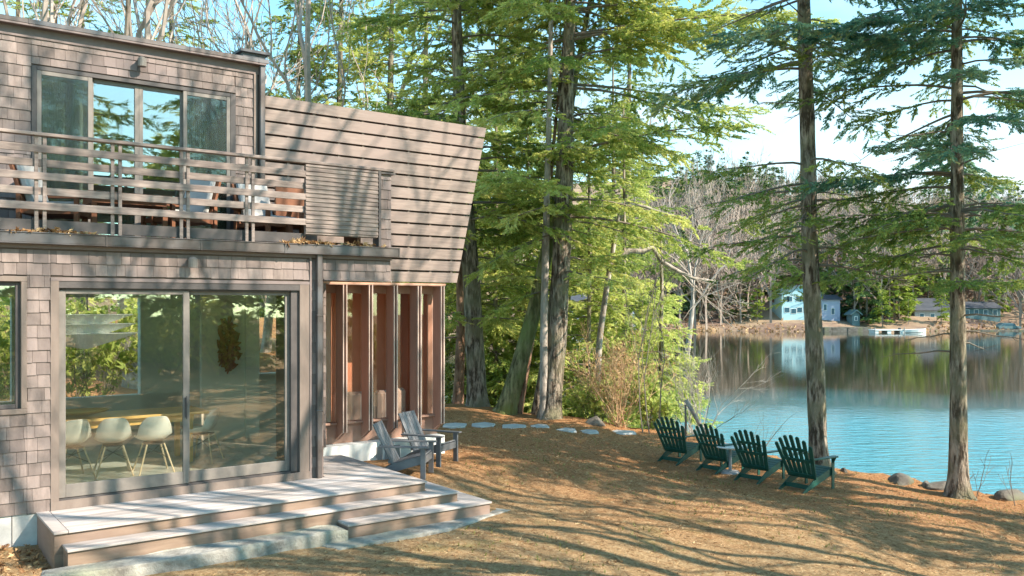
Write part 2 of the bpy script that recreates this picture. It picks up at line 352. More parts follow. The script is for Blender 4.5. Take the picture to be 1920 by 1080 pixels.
# lake
m, t, b = nodes('lake_water'); L = t.links
b.inputs['Base Color'].default_value = (.05,.26,.33,1); b.inputs['Roughness'].default_value = .04; b.inputs['IOR'].default_value = 1.333
b.inputs['Specular IOR Level'].default_value = .75
co = t.nodes.new('ShaderNodeTexCoord')
mp = t.nodes.new('ShaderNodeMapping'); mp.inputs['Scale'].default_value = (.55, 1.5, 1); L.new(co.outputs['Object'], mp.inputs[0])
na = t.nodes.new('ShaderNodeTexNoise'); na.inputs['Scale'].default_value = 2.2; na.inputs['Detail'].default_value = 5; L.new(mp.outputs[0], na.inputs[0])
nb = t.nodes.new('ShaderNodeTexNoise'); nb.inputs['Scale'].default_value = .06; nb.inputs['Detail'].default_value = 5; L.new(co.outputs['Object'], nb.inputs[0])
sp = t.nodes.new('ShaderNodeSeparateXYZ'); L.new(co.outputs['Object'], sp.inputs[0])
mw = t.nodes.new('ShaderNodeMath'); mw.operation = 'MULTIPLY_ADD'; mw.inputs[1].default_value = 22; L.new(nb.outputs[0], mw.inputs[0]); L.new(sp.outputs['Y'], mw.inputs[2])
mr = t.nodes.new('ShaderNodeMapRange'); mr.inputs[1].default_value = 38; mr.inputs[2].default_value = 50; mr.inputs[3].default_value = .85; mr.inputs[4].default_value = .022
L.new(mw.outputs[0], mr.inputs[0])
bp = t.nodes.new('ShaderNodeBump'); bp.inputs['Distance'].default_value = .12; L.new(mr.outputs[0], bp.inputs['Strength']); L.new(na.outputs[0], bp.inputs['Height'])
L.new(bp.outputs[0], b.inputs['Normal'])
cr_ = ramp(t, [(0, (.06,.27,.33)), (1, (.035,.040,.025))]); mc = t.nodes.new('ShaderNodeMapRange'); mc.inputs[1].default_value = 42; mc.inputs[2].default_value = 56  # body colour with reflections painted in: cyan sky near, brown hills far
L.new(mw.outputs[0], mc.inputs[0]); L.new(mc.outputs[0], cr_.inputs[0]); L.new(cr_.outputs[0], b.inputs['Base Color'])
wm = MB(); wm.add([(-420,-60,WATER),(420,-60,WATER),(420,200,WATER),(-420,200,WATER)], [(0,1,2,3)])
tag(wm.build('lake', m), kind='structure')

# ---------------------------------------------------------------- the house
D = Vector((0.80039221, 0.59947669)); N = Vector((0.59947669, -0.80039221)); P0 = Vector((-5.31649351, 10.07142857))
RZ = math.atan2(D.y, D.x)
def UV(u, v):
    q = P0+D*u+N*v; return q.x, q.y
class HB(MB):
    """boxes in facade coordinates: u along the front, v out of it, z up"""
    def b(s, u0, u1, v0, v1, z0, z1, mi=0, tone=.5): s.box(u0, u1, -v1, -v0, z0, z1, mi, tone)
house = thing('lake_house', (P0.x, P0.y, 0), RZ, 'brown shingled lake house with a balcony and a slanted slatted screen', 'house')
rnd = random.Random(5)
def shingles(mb, rects, vface, z0, z1, pitch=.142):
    """rects: (u0,u1,za,zb) areas to clad"""
    k = 0; z = z0
    while z < z1-.01:
        zt = min(z+pitch, z1)
        for (ua, ub, za, zb) in rects:
            if zt <= za+.02 or z >= zb-.02: continue
            lo_, hi_ = max(z, za), min(zt, zb)
            u = ua-(rnd.random()*.1)
            while u < ub-.005:
                wdt = rnd.choice((.10,.13,.15,.17,.19,.14)); a_, b_ = max(u, ua)+.0015, min(u+wdt, ub)-.0015
                if b_-a_ > .012:
                    j = rnd.uniform(-.004, .004); tk = .016+rnd.uniform(0, .005); bot = lo_+(j if lo_ > za+.01 else 0)
                    y0, y1 = -(vface+tk), -(vface+.003)
                    mb.add([(a_,y0,bot),(b_,y0,bot),(b_,y1+.0,bot),(a_,y1,bot),(a_,-(vface+.006),hi_),(b_,-(vface+.006),hi_),(b_,y1+.002,hi_),(a_,y1+.002,hi_)],
                       [(0,3,2,1),(4,5,6,7),(0,1,5,4),(1,2,6,5),(2,3,7,6),(3,0,4,7)], 0, rnd.random())
                u += wdt
        z += pitch; k += 1
# lower wall core (boxes round the openings) and cladding
WL = -6.0
s = HB()
for r in [(WL,-2.0,0,-.2,-.0,3.07),(-2.0,-.22,0,-.2,-.0,1.19),(-2.0,-.22,0,-.2,2.62,3.07),(-.22,.03,0,-.2,-.0,3.07),(.03,3.19,0,-.2,2.64,3.07),(3.19,3.40,0,-.2,-.0,3.07)]:
    s.b(r[0], r[1], r[3], r[2], r[4], r[5])
s.b(3.40, 4.44, -.2, 0, 2.73, 3.07)
s.b(3.33, 3.40, -1.5, -.2, 0, 3.07); s.b(-.1+WL, WL, -6, 0, 0, 6)
s.build('lower_wall_core', M['wall_back'], house)
s = HB()
shingles(s, [(WL,-2.05,0,3.0),(-2.05,-.21,0,1.13),(-2.05,-.21,2.68,3.0),(-.21,.03,0,3.0),(.03,3.19,2.68,3.0),(3.20,3.39,0,3.0),(3.39,4.44,2.72,3.0)], 0, 0, 3.0)
tag(s.build('lower_wall_shingles', M['shingle'], house))
s = HB(); s.b(WL, 4.45, .0, .03, 3.0, 3.066); s.b(.03, 3.19, .002, .024, 2.635, 2.675); s.b(3.40, 4.45, .002, .024, 2.70, 2.72)
s.b(3.19, 3.215, .0, .03, .0, 3.0); s.b(-.21, .03, .001, .008, -.01, .0)
s.build('frieze_board', M['soffit'], house)
s = HB(); s.b(WL, 0.0, -.18, -.005, -.6, 0); 
for k in range(9): s.b(-.36-k*.62, -.352-k*.62, -.006, -.001, -.6, -.001, 1)
s.build('block_foundation', [M['concrete'], M['dark']], house)
# roof of the lower storey = balcony floor
s = HB(); s.b(WL, 4.45, -3.4, 0, 3.07, 3.15); s.b(WL, 4.46, -.06, .02, 3.15, 3.19)
s.build('balcony_floor', M['dark'], house)
s = HB()  # gutter: trough with a front lip, in lengths
u = WL
while u < 4.5:
    e = min(u+1.1, 4.515)
    s.b(u, e-.006, .115, .135, 3.06, 3.165); s.b(u, e-.006, .02, .135, 3.045, 3.060); s.b(u, e-.006, .112, .145, 3.165, 3.178)
    s.b(e-.012, e+.012, .13, .142, 3.04, 3.18); u = e
s.b(4.50, 4.515, .02, .135, 3.05, 3.17)
s.build('gutter', M['gutter'], house, .003)
s = HB()
shingles(s, [(WL,.05,3.15,5.84),(.05,2.70,5.46,5.84),(2.70,3.02,3.15,5.84)], -1.5, 3.15, 5.84)
s.build('upper_wall_shingles', M['shingle'], house)
s = HB(); s.b(WL, .05, -1.7, -1.5, 3.15, 5.9); s.b(.05, 2.70, -1.7, -1.5, 5.44, 5.9); s.b(2.70, 3.12, -1.7, -1.5, 3.15, 5.9)
s.b(3.0, 3.12, -5, -1.7, 3.15, 5.9)
s.build('upper_wall_core', M['wall_back'], house)
s = HB(); s.b(WL, 3.12, -6, -1.40, 5.93, 5.965); s.b(2.85, 3.2, -2.4, -1.6, 5.965, 6.12); s.b(2.8, 3.25, -2.45, -1.55, 6.12, 6.16)
s.build('roof', M['roofing'], house)
s = HB(); s.b(WL, 3.10, -1.5, -1.47, 5.78, 5.93); s.b(WL, 3.12, -1.47, -1.36, 5.905, 5.928)
s.build('roof_fascia', M['soffit'], house)
s = HB(); s.b(WL, 3.16, -1.40, -1.355, 5.93, 5.99)
u = WL
while u < 3.1: s.b(u, u+.02, -1.36, -1.35, 5.925, 5.995); u += 1.0
s.build('roof_gutter', M['gutter'], house, .004)
# downspouts
def pipe(pts, r, name): 
    s = MB(); s.tube([(a, -b_, c) for a, b_, c in pts], [r]*len(pts), 10)
    for q in (pts[0], pts[-1]): pass
    return s.build(name, M['gutter'], house, smooth=True)
s = HB(); s.b(3.27, 3.345, .035, .10, .0, 3.05); s.b(3.26, 3.355, .03, .105, .9, .93); s.b(3.26, 3.355, .03, .105, 2.2, 2.23)
s.build('downspout', M['gutter'], house, .008)
s = HB(); s.b(3.04, 3.115, -1.46, -1.39, 3.2, 5.93); s.build('downspout', M['gutter'], house, .008)
s = HB(); s.b(2.97, 3.02, -1.5, -1.466, 3.15, 5.78); s.build('corner_board', M['trim'], house)

# lower sliding door
door = HB()
door.b(.03, .115, -.12, .02, .02, 2.64); door.b(3.05, 3.19, -.16, .02, 0, 2.64)      # jamb boards
door.b(.115, 3.05, -.12, .004, 2.56, 2.64); door.b(.115, 3.05, -.12, .01, -.02, .055); door.b(.03, 3.19, .01, .028, .0, .10)
door.b(.10, 3.06, .01, .016, 2.555, 2.637, 1)
sdoor = door.build('sliding_door', [M['trim'], M['dark']], house)
s = HB(); s.b(2.94, 3.048, -.15, -.02, .06, 2.56); s.b(.12, 3.05, -.11, -.02, .056, .115); s.b(.116, 3.05, -.14, -.03, 2.53, 2.56)
s.build('track', M['dark'], sdoor)
def sash(u0, u1, v, z0, z1, st, name, mat, gmat, parent, rb=None, rt=None):
    rb = rb or st; rt = rt or st
    s = HB(); s.b(u0, u0+st, v-.04, v, z0, z1); s.b(u1-st, u1, v-.04, v, z0, z1)
    s.b(u0+st, u1-st, v-.038, v-.002, z0, z0+rb); s.b(u0+st, u1-st, v-.038, v-.002, z1-rt, z1)
    f = s.build(name, mat, parent, .004)
    g = HB(); g.b(u0+st-.005, u1-st+.005, v-.024, v-.018, z0+rb-.005, z1-rt+.005); g.build('glass_pane', gmat, f)
    return f
f1 = sash(.12, 1.60, -.03, .12, 2.545, .075, 'door_leaf', M['frame'], M['glass'], sdoor, rb=.15, rt=.06)
f2 = sash(1.55, 2.95, -.078, .12, 2.545, .07, 'door_leaf', M['frame'], M['glass'], sdoor, rb=.14, rt=.06)
s = HB(); s.b(1.545, 1.565, -.03, .005, .95, 1.2); s.b(1.55, 1.56, .005, .02, .93, 1.22)
s.build('handle', M['dark'], f1, .003)
# left window
s = HB(); s.b(-2.05, -.21, -.02, .03, 1.13, 1.19); s.b(-2.05, -.21, -.02, .03, 2.62, 2.68); s.b(-.27, -.21, -.02, .03, 1.19, 2.62); s.b(-2.05, -1.99, -.02, .03, 1.19, 2.62)
wn = s.build('side_window', M['trim'], house, .004)
sash(-2.0, -.27, -.02, 1.19, 2.62, .05, 'window_sash', M['dark'], M['glass'], wn)
# upper sliding doors, four leaves
s = HB(); s.b(.05, .11, -1.6, -1.47, 3.15, 5.44); s.b(2.62, 2.70, -1.6, -1.47, 3.15, 5.44); s.b(.11, 2.62, -1.6, -1.47, 5.385, 5.44); s.b(.05, 2.70, -1.6, -1.46, 3.15, 3.24)
ud = s.build('balcony_door', M['dark'], house, .004)
for (a_, b_, v_, g_, fm) in ((.11,.77,-1.475,'glass_up','frame'),(.74,1.37,-1.53,'glass_up','frame'),(1.37,1.98,-1.53,'glass_up','frame'),(1.95,2.62,-1.475,'glass_up','frame')):
    f = sash(a_, b_, v_, 3.24, 5.385, .055, 'door_leaf', M[fm], M[g_], ud)
    if v_ > -1.5:
        g = HB(); g.b(a_+.05, b_-.05, v_-.006, v_-.004, 3.3, 5.33); g.build('insect_screen', M['screen_mesh'], f)
# rooms behind the glass
s = HB(); s.b(WL, 3.3, -6.2, -.2, -.02, .05); s.b(3.3, 6.3, -6.2, -1.95, -.02, .05); s.build('room_floor', M['floor'], house)
s = HB()
s.b(WL, 3.2, -6.2, -6.0, .05, .7); s.b(WL, -1.5, -6.2, -6, .7, 3.0); s.b(.4, .9, -6.2, -6, .7, 3.0); s.b(2.5, 4.6, -6.2, -6, .05, 3.0); s.b(4.6, 5.8, -6.2, -6, .05, .98); s.b(4.6, 5.8, -6.2, -6, 2.6, 3.0); s.b(5.8, 6.3, -6.2, -6, .05, 3.0); s.b(-1.5, .4, -6.2, -6, 2.5, 3.0); s.b(.9, 2.5, -6.2, -6, 2.5, 3.0)
s.b(4.25, 4.4, -3.2, -1.9, .05, 3.0); s.b(4.4, 6.2, -3.25, -3.12, .05, 3.0); s.b(2.95, 3.69, -3.95, -3.85, .05, 2.95); s.b(3.69, 3.93, -4.0, -3.78, .05, 2.95); s.b(4.55, 5.85, -6, -5.9, .94, .98); s.b(WL, 3.2, -6.2, -.2, 2.95, 3.0); s.b(3.2, 6.3, -6.2, -1.95, 2.95, 3.0); s.build('room_walls', M['plaster'], house)
s = HB(); s.b(WL, 3.0, -5.2, -5.0, 3.15, 5.8); s.b(WL, 3.0, -5.0, -1.7, 5.8, 5.85); s.b(2.9, 3.0, -5.0, -1.7, 3.15, 5.8)
s.build('bedroom_walls', M['plaster'], house)
s = MB()
for k in range(26):
    u = .16+k*.022; s.box(u, u+.013, 1.80+.03*math.sin(k*1.3), 1.83+.03*math.sin(k*1.3), 3.2, 5.35)
for k in range(20):
    u = 2.1+k*.022; s.box(u, u+.013, 1.80+.03*math.sin(k*1.5), 1.83+.03*math.sin(k*1.5), 3.2, 5.35)
s.build('curtain', M['curtain'], house)
# terracotta room behind the fins
s = HB(); s.b(4.4, 6.3, -3.1, -3.0, .05, 2.7); s.b(4.401, 4.42, -3.0, -1.9, .05, 2.7); s.b(4.0, 6.35, -5.4, -1.5, 2.70, 2.73)
s.build('den_walls', M['terracotta'], house)
s = HB(); s.b(6.22, 6.34, -5.5, -1.9, 0, 2.7); s.b(4.05, 4.10, -1.95, -1.85, .15, 2.7)
s.build('end_wall', M['panel'], house)
s = HB(); shingles(s, [(3.95, 4.13, .14, 2.7)], -1.5, .14, 2.7, .13); s.b(3.4, 4.13, -1.7, -1.501, .14, 2.7)
s.build('return_wall_shingles', M['shingle'], house)
# fin wall
s = HB(); s.b(4.13, 6.34, -1.84, -1.76, .13, .44); s.b(4.13, 6.34, -1.85, -1.70, .44, .475); fw = s.build('fin_wall', M['panel'], house, .004)
s = HB(); s.b(4.13, 6.34, -1.82, -1.76, 2.55, 2.70); s.b(4.13, 6.34, -1.76, -1.5, 2.683, 2.70); s.build('head_board', M['panel'], fw)
for i in range(5):
    u = 4.47+.4565*i
    a = MB(); yb, yf = 1.76, 1.53
    a.prism([(yb, .20), (yf, .34), (yf, 2.68), (yb, 2.68)], u-.045, u-.012, axis='x'); a.box(u-.012, u+.012, 1.60, 1.75, .30, 2.67)
    a.prism([(yb, .20), (yf, .34), (yf, 2.68), (yb, 2.68)], u+.012, u+.030, axis='x')
    f = a.build('fin', M['fin'], fw)
    e = HB(); e.b(u-.046, u-.026, -1.53, -1.498, .33, 2.68); e.b(u+.010, u+.032, -1.53, -1.498, .33, 2.68); e.build('edge_strip', M['fin_edge'], f, .002)
    if i < 5:
        g = HB(); ul = 4.14 if i == 0 else u-.4565+.03
        g.b(ul, u-.045, -1.798, -1.792, .475, 2.55); g.build('glass_pane', M['glass_fin'], fw)
s = HB(); s.b(4.0, 6.34, -2.0, -1.5-.02, -.6, .13); s.build('white_foundation', M['white'], house)
s = HB()
for k in range(3): s.b(5.02+k*.16, 5.14+k*.16, -1.52, -1.512, -.30, .05+.0*k)
s.build('crawlspace_vent', M['fargrey'], house)
# slanted slatted screen
scr = HB(); zt, zb = 5.49, 2.745; nb_ = 14; pitch = (zt-zb+.03)/nb_
sl = (7.18-6.557)/(zt-zb)
back = HB(); back.prism([(3.10, zb+.03), (6.50, zb+.03), (7.10, zt-.02), (3.10, zt-.02)], 1.56, 1.60)
sb = back.build('slatted_screen', M['wall_back'], house)
for k in range(nb_):
    z0 = zb+k*pitch; z1 = z0+pitch-.032; u0 = 3.12
    a = MB(); e0 = 6.557+sl*(z0-zb); e1 = 6.557+sl*(z1-zb)
    a.prism([(u0, z0), (e0, z0), (e1, z1), (u0, z1)], 1.475, 1.50, tone=rnd.random())
    a.build('board', M['board'], sb)
a = HB()
for k in range(8): a.b(3.5+k*.42, 3.54+k*.42, -1.56, -1.50, zb+.01, zt-.02)
a.build('batten', M['trim'], sb)
# balcony railing
ral = HB(); ral.b(WL, 4.48, -.02, .07, 4.275, 4.315)
rl = ral.build('balcony_railing', M['rail'], house, .006)
for zc, v_ in ((4.13,.05),(3.975,.0),(3.82,.05),(3.655,.0),(3.48,.05)):
    a = HB(); a.b(WL, 3.115, v_-.012, v_+.012, zc-.043, zc+.043, tone=rnd.random()); a.build('rail_board', M['rail'], rl, .003)
a = HB(); a.b(WL, 3.115, -.03, -.01, 3.20, 3.33); a.build('toe_board', M['dark'], rl)
for px in (-60, 75, 217, 345, 467):
    r_ = np.array([(px-960)/F, 1.]); Mx = np.array([[D.x, -r_[0]], [D.y, -r_[1]]]); uu = float(np.linalg.solve(Mx, -np.array([P0.x, P0.y]))[0])
    for s_ in (-1, 1):
        a = HB(); c_ = uu+s_*.042; a.b(c_-.02, c_+.02, .012, .038, 3.17, 4.275); a.build('rail_post', M['rail'], rl, .003)
a = HB()
k = 0; z = 3.32
while z < 4.26: a.b(3.12, 4.215, .02+.012*(k%2), .05+.012*(k%2), z, z+.028); z += .0295; k += 1
a.b(3.12, 4.21, -.005, .02, 3.31, 4.26)
a.build('ribbed_panel', M['rail'], rl)
a = HB(); a.b(4.225, 4.262, -.06, .06, 3.17, 4.275); a.build('end_post', M['dark'], rl)
a = HB(); shingles(a, [(4.265, 4.45, 3.17, 4.24)], .0, 3.17, 4.24); a.b(4.265, 4.45, -.2, 0, 3.17, 4.24); a.build('shingled_pier', M['shingle'], rl)
a = HB(); a.b(4.20, 4.50, -.22, .05, 4.24, 4.27); a.build('pier_cap', M['dark'], rl)
# wall lamps
for (u, v_, z) in ((1.60, 0, 2.875), (1.375, -1.5, 5.665)):
    a = MB(); y = -v_
    a.tube([(u, y-.015, z+.05), (u, y-.12, z+.05)], [.035, .035], 10)
    lm = a.build('wall_lamp', M['gutter'], house, smooth=False)
    a = MB(); a.tube([(u, y-.12, z-.055), (u, y-.12, z+.055), (u, y-.12, z+.075)], [.058, .058, .03], 14); a.build('lamp_shade', M['frame'], lm, smooth=False)

# steps and deck
steps = thing('front_steps', (P0.x, P0.y, 0), RZ, 'long grey decked steps with brown risers along the sliding glass door', 'steps')
s = HB()
u = -.10
for k, v_ in enumerate(np.arange(.03, 1.12, .14)):
    v1 = min(v_+.128, 1.13)
    s.b(.02, 4.38, v_, v1, -.025, 0, tone=rnd.random())
s.b(-.12, .015, .0, 1.13, -.025, .001, tone=.6)
for k, v_ in enumerate(np.arange(-1.50, .02, .14)): s.b(3.41, 4.38, v_, v_+.128, -.025, 0, tone=rnd.random())
s.build('deck_platform', M['deck'], steps, .003)
s = HB(); s.b(-.11, 4.36, 0.03, 1.10, -.4, -.027); s.b(3.42, 4.36, -1.5, .0, -.4, -.027); s.build('upper_riser', M['riser'], steps)
s = HB(); s.b(-.04, 4.72, 1.105, 1.26, -.160, -.135, tone=.3); s.b(-.04, 4.72, 1.265, 1.40, -.160, -.135, tone=.8); s.b(4.385, 4.72, -.2, 1.10, -.160, -.135, tone=.5)
s.build('step_tread', M['deck'], steps, .003)
s = HB(); s.b(-.03, 4.70, 1.102, 1.37, -.5, -.162); s.b(4.37, 4.70, -.2, 1.1, -.5, -.162); s.build('step_riser', M['riser'], steps)
s = HB(); s.b(2.95, 5.06, 1.375, 1.52, -.295, -.27, tone=.7); s.b(2.95, 5.06, 1.525, 1.67, -.295, -.27, tone=.4); s.b(4.73, 5.06, .2, 1.37, -.295, -.27)
s.build('step_tread', M['deck'], steps, .003)
s = HB(); s.b(2.96, 5.04, 1.38, 1.645, -.6, -.297); s.b(4.72, 5.04, .2, 1.37, -.6, -.297); s.build('step_riser', M['riser'], steps)
def slab(name, poly, z0, z1, mat, seed, jit=.02, sub=10, top_j=.012):
    """irregular stone slab from an outline (x,y)"""
    r = random.Random(seed); pts = []
    n = len(poly)
    for i in range(n):
        a, b_ = poly[i], poly[(i+1)%n]; m_ = max(1, int(math.hypot(b_[0]-a[0], b_[1]-a[1])/.22))
        for k in range(m_):
            q = k/m_; pts.append((a[0]+(b_[0]-a[0])*q+r.uniform(-jit, jit), a[1]+(b_[1]-a[1])*q+r.uniform(-jit, jit)))
    mb = MB(); n = len(pts); cx = sum(p[0] for p in pts)/n; cy = sum(p[1] for p in pts)/n
    rings = [(1.0, z0), (1.0, z1-.03), (.985, z1-.008), (.95, z1)]; vs = []
    for sc_, z in rings:
        for p in pts:
            dx, dy = p[0]-cx, p[1]-cy; l_ = math.hypot(dx, dy); q = 1-(1-sc_)*min(1, .6/max(l_, .1))*1.5
            vs.append((cx+dx*q, cy+dy*q, z+(r.uniform(-top_j, top_j) if z > z0 else 0)))
    fs = [tuple(range(3*n, 4*n))]
    for k in range(3):
        for i in range(n): fs.append((k*n+i, k*n+(i+1)%n, (k+1)*n+(i+1)%n, (k+1)*n+i))
    mb.add(vs, fs); return mb.build(name, mat)
def UVp(lst): return [UV(u, v) for u, v in lst]
tag(slab('granite_slab', UVp([(-.25,1.35),(2.94,1.38),(2.94,1.70),(1.4,1.74),(-.1,1.72),(-.32,1.55)]), -.7, -.300, M['stone'], 4, .025),
    'long rough granite slab under the left part of the steps', 'stone slab')
tag(slab('paving_slab', UVp([(2.55,1.66),(5.1,1.60),(5.35,1.45),(5.42,1.62),(4.2,1.95),(2.7,2.0)]), -.7, -.435, M['stone'], 8, .02, top_j=.004),
    'flat pale stone lying in the ground at the foot of the lowest step', 'stone slab')
M['moss'] = noisy('moss', (.10,.13,.05), (.30,.34,.14), 8, .95, .6, dist=.04)

# ---------------------------------------------------------------- inside things
def shell_chair():
    root = thing('shell_chair', (0,0,0), 0, cat='chair', group='white shell chairs at the dining table')
    prof = [(-.02,.425),(.05,.43),(.16,.425),(.27,.435),(.36,.465),(.41,.53),(.44,.62),(.465,.72),(.48,.80)]
    prof = [(x-.24, z) for x, z in prof]; hw = [.20,.225,.235,.235,.235,.235,.225,.20,.14]
    nu = 11; mb = MB(); vs = []
    for i, (x, z) in enumerate(prof):
        for k in range(nu):
            a = -1+2*k/(nu-1); lift = (abs(a)**3)*(.07 if i < 5 else .04); fw_ = (abs(a)**2.5)*(.0 if i < 3 else .10)*(1 if i < 8 else .5)
            vs.append((-(x-fw_), a*hw[i], z+lift*(1 if i < 5 else -.4)))
    fs = [(i*nu+k, i*nu+k+1, (i+1)*nu+k+1, (i+1)*nu+k) for i in range(len(prof)-1) for k in range(nu-1)]
    mb.add(vs, fs); o = mb.build('seat_shell', M['shell'], root, smooth=True)
    so = o.modifiers.new('s', 'SOLIDIFY'); so.thickness = .012
    sb2 = o.modifiers.new('ss', 'SUBSURF'); sb2.levels = 1; sb2.render_levels = 1
    for sx in (-1, 1):
        for sy in (-1, 1):
            a = MB(); a.tube([(sx*.12-.0, sy*.11, .41), (sx*.22, sy*.23, 0)], [.013, .011], 8); a.build('leg', M['legwood'], root)
    a = MB()
    for p_, q_ in (((.13,.12,.37),(-.17,-.18,.2)), ((.13,-.12,.37),(-.17,.18,.2)), ((-.13,.12,.37),(.17,-.18,.2)), ((-.13,-.12,.37),(.17,.18,.2))):
        a.tube([p_, q_], [.004, .004], 5)
    a.box(-.13, .13, -.12, .12, .40, .415)
    a.build('wire_base', M['wire'], root)
    return root
proto = shell_chair(); first = True
labs = ['white shell dining chair at the left end of the table, cut by the door frame', 'white shell dining chair, second from the left end of the table',
        'white shell dining chair just left of the middle door stile', 'white shell dining chair turned sideways just right of the middle door stile']
for i, (px, Y, rot) in enumerate(((134, 11.75, 0.15), (212, 11.95, -.12), (288, 12.12, -.05), (381, 13.0, .9))):
    o = proto if first else copy_tree(proto); first = False
    x, y = P(px, Y); o.location = (x, y, .052); o.rotation_euler = (0, 0, RZ+R(90)+rot); o['label'] = labs[i]
def flip(o): pass
tb = thing('dining_table', (*UV(1.25, -2.32), .05), RZ, 'long honey coloured wooden dining table behind the glass door', 'table')
s = MB(); s.box(-1.55, 1.20, -.42, .42, .70, .74); s.build('tabletop', M['tablewood'], tb, .006)
s = MB(); s.box(-1.35, 1.0, -.34, .34, .60, .70); s.build('apron', M['tablewood'], tb)
for sx in (-1.3, .95):
    for sy in (-.32, .32):
        s = MB(); s.box(sx-.035, sx+.035, sy-.035, sy+.035, 0, .6); s.build('leg', M['tablewood'], tb)
bw = MB(); prof = [(.02,.0),(.12,.01),(.24,.05),(.30,.09),(.28,.085),(.22,.055),(.1,.03),(.0,.028)]
for i in range(20):
    pass
vs = []; n_ = 20
for r_, z in prof:
    for k in range(n_): vs.append((r_*1.5*math.cos(2*math.pi*k/n_), r_*.7*math.sin(2*math.pi*k/n_), z))
bw.add(vs, [(i*n_+k, i*n_+(k+1)%n_, (i+1)*n_+(k+1)%n_, (i+1)*n_+k) for i in range(len(prof)-1) for k in range(n_)]+[tuple(range(n_))])
o = bw.build('wooden_bowl', M['tablewood'], smooth=True); o.location = (*UV(.75, -2.3), .795); o.rotation_euler = (0,0,RZ)
tag(o, 'wide shallow wooden bowl on the dining table', 'bowl')
# three tiered pendant of folded white planes
pl = thing('pendant_lamp', (*UV(.60, -.42), 0), RZ, 'pale three tiered folded pendant lamp above the dining table', 'pendant lamp')
for k in range(3):
    z = 1.98+k*.115; a = MB(); L_ = .62
    a.add([(-.5, -.2, z+.03), (.44-.03*k, -.2, z+.03), (-.1, 0, z-.16), (-.5, .2, z+.03), (.44-.03*k, .2, z+.03), (-.5,0,z-.10),
           (-.5, -.2, z+.036), (.44-.03*k, -.2, z+.036), (-.5, .2, z+.036), (.44-.03*k, .2, z+.036)],
          [(0,5,2),(0,2,1),(3,2,5),(3,4,2),(1,2,4),(6,7,9,8),(0,1,7,6),(1,4,9,7),(4,3,8,9),(3,0,6,8),(0,3,5)])
    a.build('tier', M['white'], pl)
a = MB(); a.tube([(-.1,0,2.3),(-.1,0,2.95)], [.006,.006], 6); a.build('cord', M['wire'], pl)
# carved wall piece (oval, dark red brown) on the column
a = MB(); rr = random.Random(2)
for k in range(90):
    an = k*2.4; rd = math.sqrt((k+1)/90); cx_, cz = math.cos(an)*.15*rd, math.sin(an)*.40*rd
    a.tube([(cx_, 0, cz), (cx_+rr.uniform(-.08,.08), -.04-.05*rr.random(), cz+rr.uniform(-.12,.12)), (cx_*1.5+rr.uniform(-.06,.06), -.01, cz*1.2+rr.uniform(-.08,.08))], [.03,.04,.012], 6)
o = a.build('wall_carving', M['art'], smooth=True); o.location = (*UV(3.37, -3.78), 1.65); o.rotation_euler = (0,0,RZ)
tag(o, 'dark red brown oval carving on the wall inside, beside the white pillar', 'wall carving')
# armchairs in the terracotta room
for i, (u, v_) in enumerate(((4.98, -2.45), (5.52, -2.48))):
    t_ = thing('armchair', (*UV(u, v_), .05), RZ+R(200 if i else 170), ['white upholstered armchair behind the first fins', 'white upholstered armchair behind the third fin'][i], 'armchair', 'white armchairs in the room behind the fins')
    a = MB(); a.box(-.36, .36, -.33, .33, .18, .42); a.build('seat', M['cushion'], t_, .05)
    a = MB(); a.box(-.36, .36, .25, .42, .18, .86); a.build('backrest', M['cushion'], t_, .05)
    for sx in (-1, 1):
        a = MB(); a.box(min(sx*.30, sx*.44), max(sx*.30, sx*.44), -.33, .33, .12, .60); a.build('arm', M['cushion'], t_, .04)
        for sy in (-.28, .33):
            a = MB(); a.box(sx*.34-.02, sx*.34+.02, sy-.02, sy+.02, 0, .15); a.build('leg', M['teak'], t_)

# ---------------------------------------------------------------- balcony furniture
bt = thing('balcony_table', (*UV(1.0, -.72), 3.155), RZ, 'reddish wooden table behind the balcony railing', 'table')
s = MB(); s.box(-.5, .5, -.32, .32, .56, .60); s.build('tabletop', M['teak'], bt, .004)
s = MB(); s.box(-.44, .44, -.27, .27, .46, .56); s.build('apron', M['teak'], bt)
for sx in (-.42, .42):
    for sy in (-.26, .26):
        s = MB(); s.box(sx-.03, sx+.03, sy-.03, sy+.03, 0, .46); s.build('leg', M['teak'], bt)
def lounge(loc, rz, label, wide=.62):
    t_ = thing('lounge_chair', loc, rz, label, 'lounge chair', 'wooden lounge chairs with white cushions on the balcony')
    s = MB(); s.box(-wide/2, wide/2, -.30, .34, .30, .36); s.build('seat_frame', M['teak'], t_, .004)
    s = MB(); s.obox((0,.38,.62), (wide/2,0,0), (0,.02,0), (0,.09,.32)); s.build('back_frame', M['teak'], t_, .004)
    s = MB(); s.box(-wide/2+.04, wide/2-.04, -.28, .30, .362, .46); s.build('seat_cushion', M['cushion'], t_, .02)
    s = MB(); s.obox((0,.33,.70), (wide/2-.04,0,0), (0,.04,-.01), (0,.08,.28)); s.build('back_cushion', M['cushion'], t_, .02)
    for sx in (-1, 1):
        s = MB(); s.box(sx*wide/2-.035, sx*wide/2+.035, -.34, .42, .56, .59); s.build('arm', M['teak'], t_, .004)
        for sy in (-.30, .36):
            s = MB(); s.box(sx*wide/2-.025, sx*wide/2+.025, sy-.025, sy+.025, 0, .56); s.build('leg', M['teak'], t_)
    return t_
lounge((*UV(.28, -.85), 3.155), RZ+R(60), 'wooden lounge chair with white cushion left of the balcony table')
lounge((*UV(1.72, -.95), 3.155), RZ-R(70), 'wooden lounge chair with white cushion right of the balcony table')
lounge((*UV(3.0, -.9), 3.155), RZ+R(20), 'wooden lounge chair with white cushion at the right end of the balcony')
bn = thing('balcony_bench', (*UV(3.65, -.75), 3.155), RZ, 'reddish brown wooden bench behind the ribbed balcony panel', 'bench')
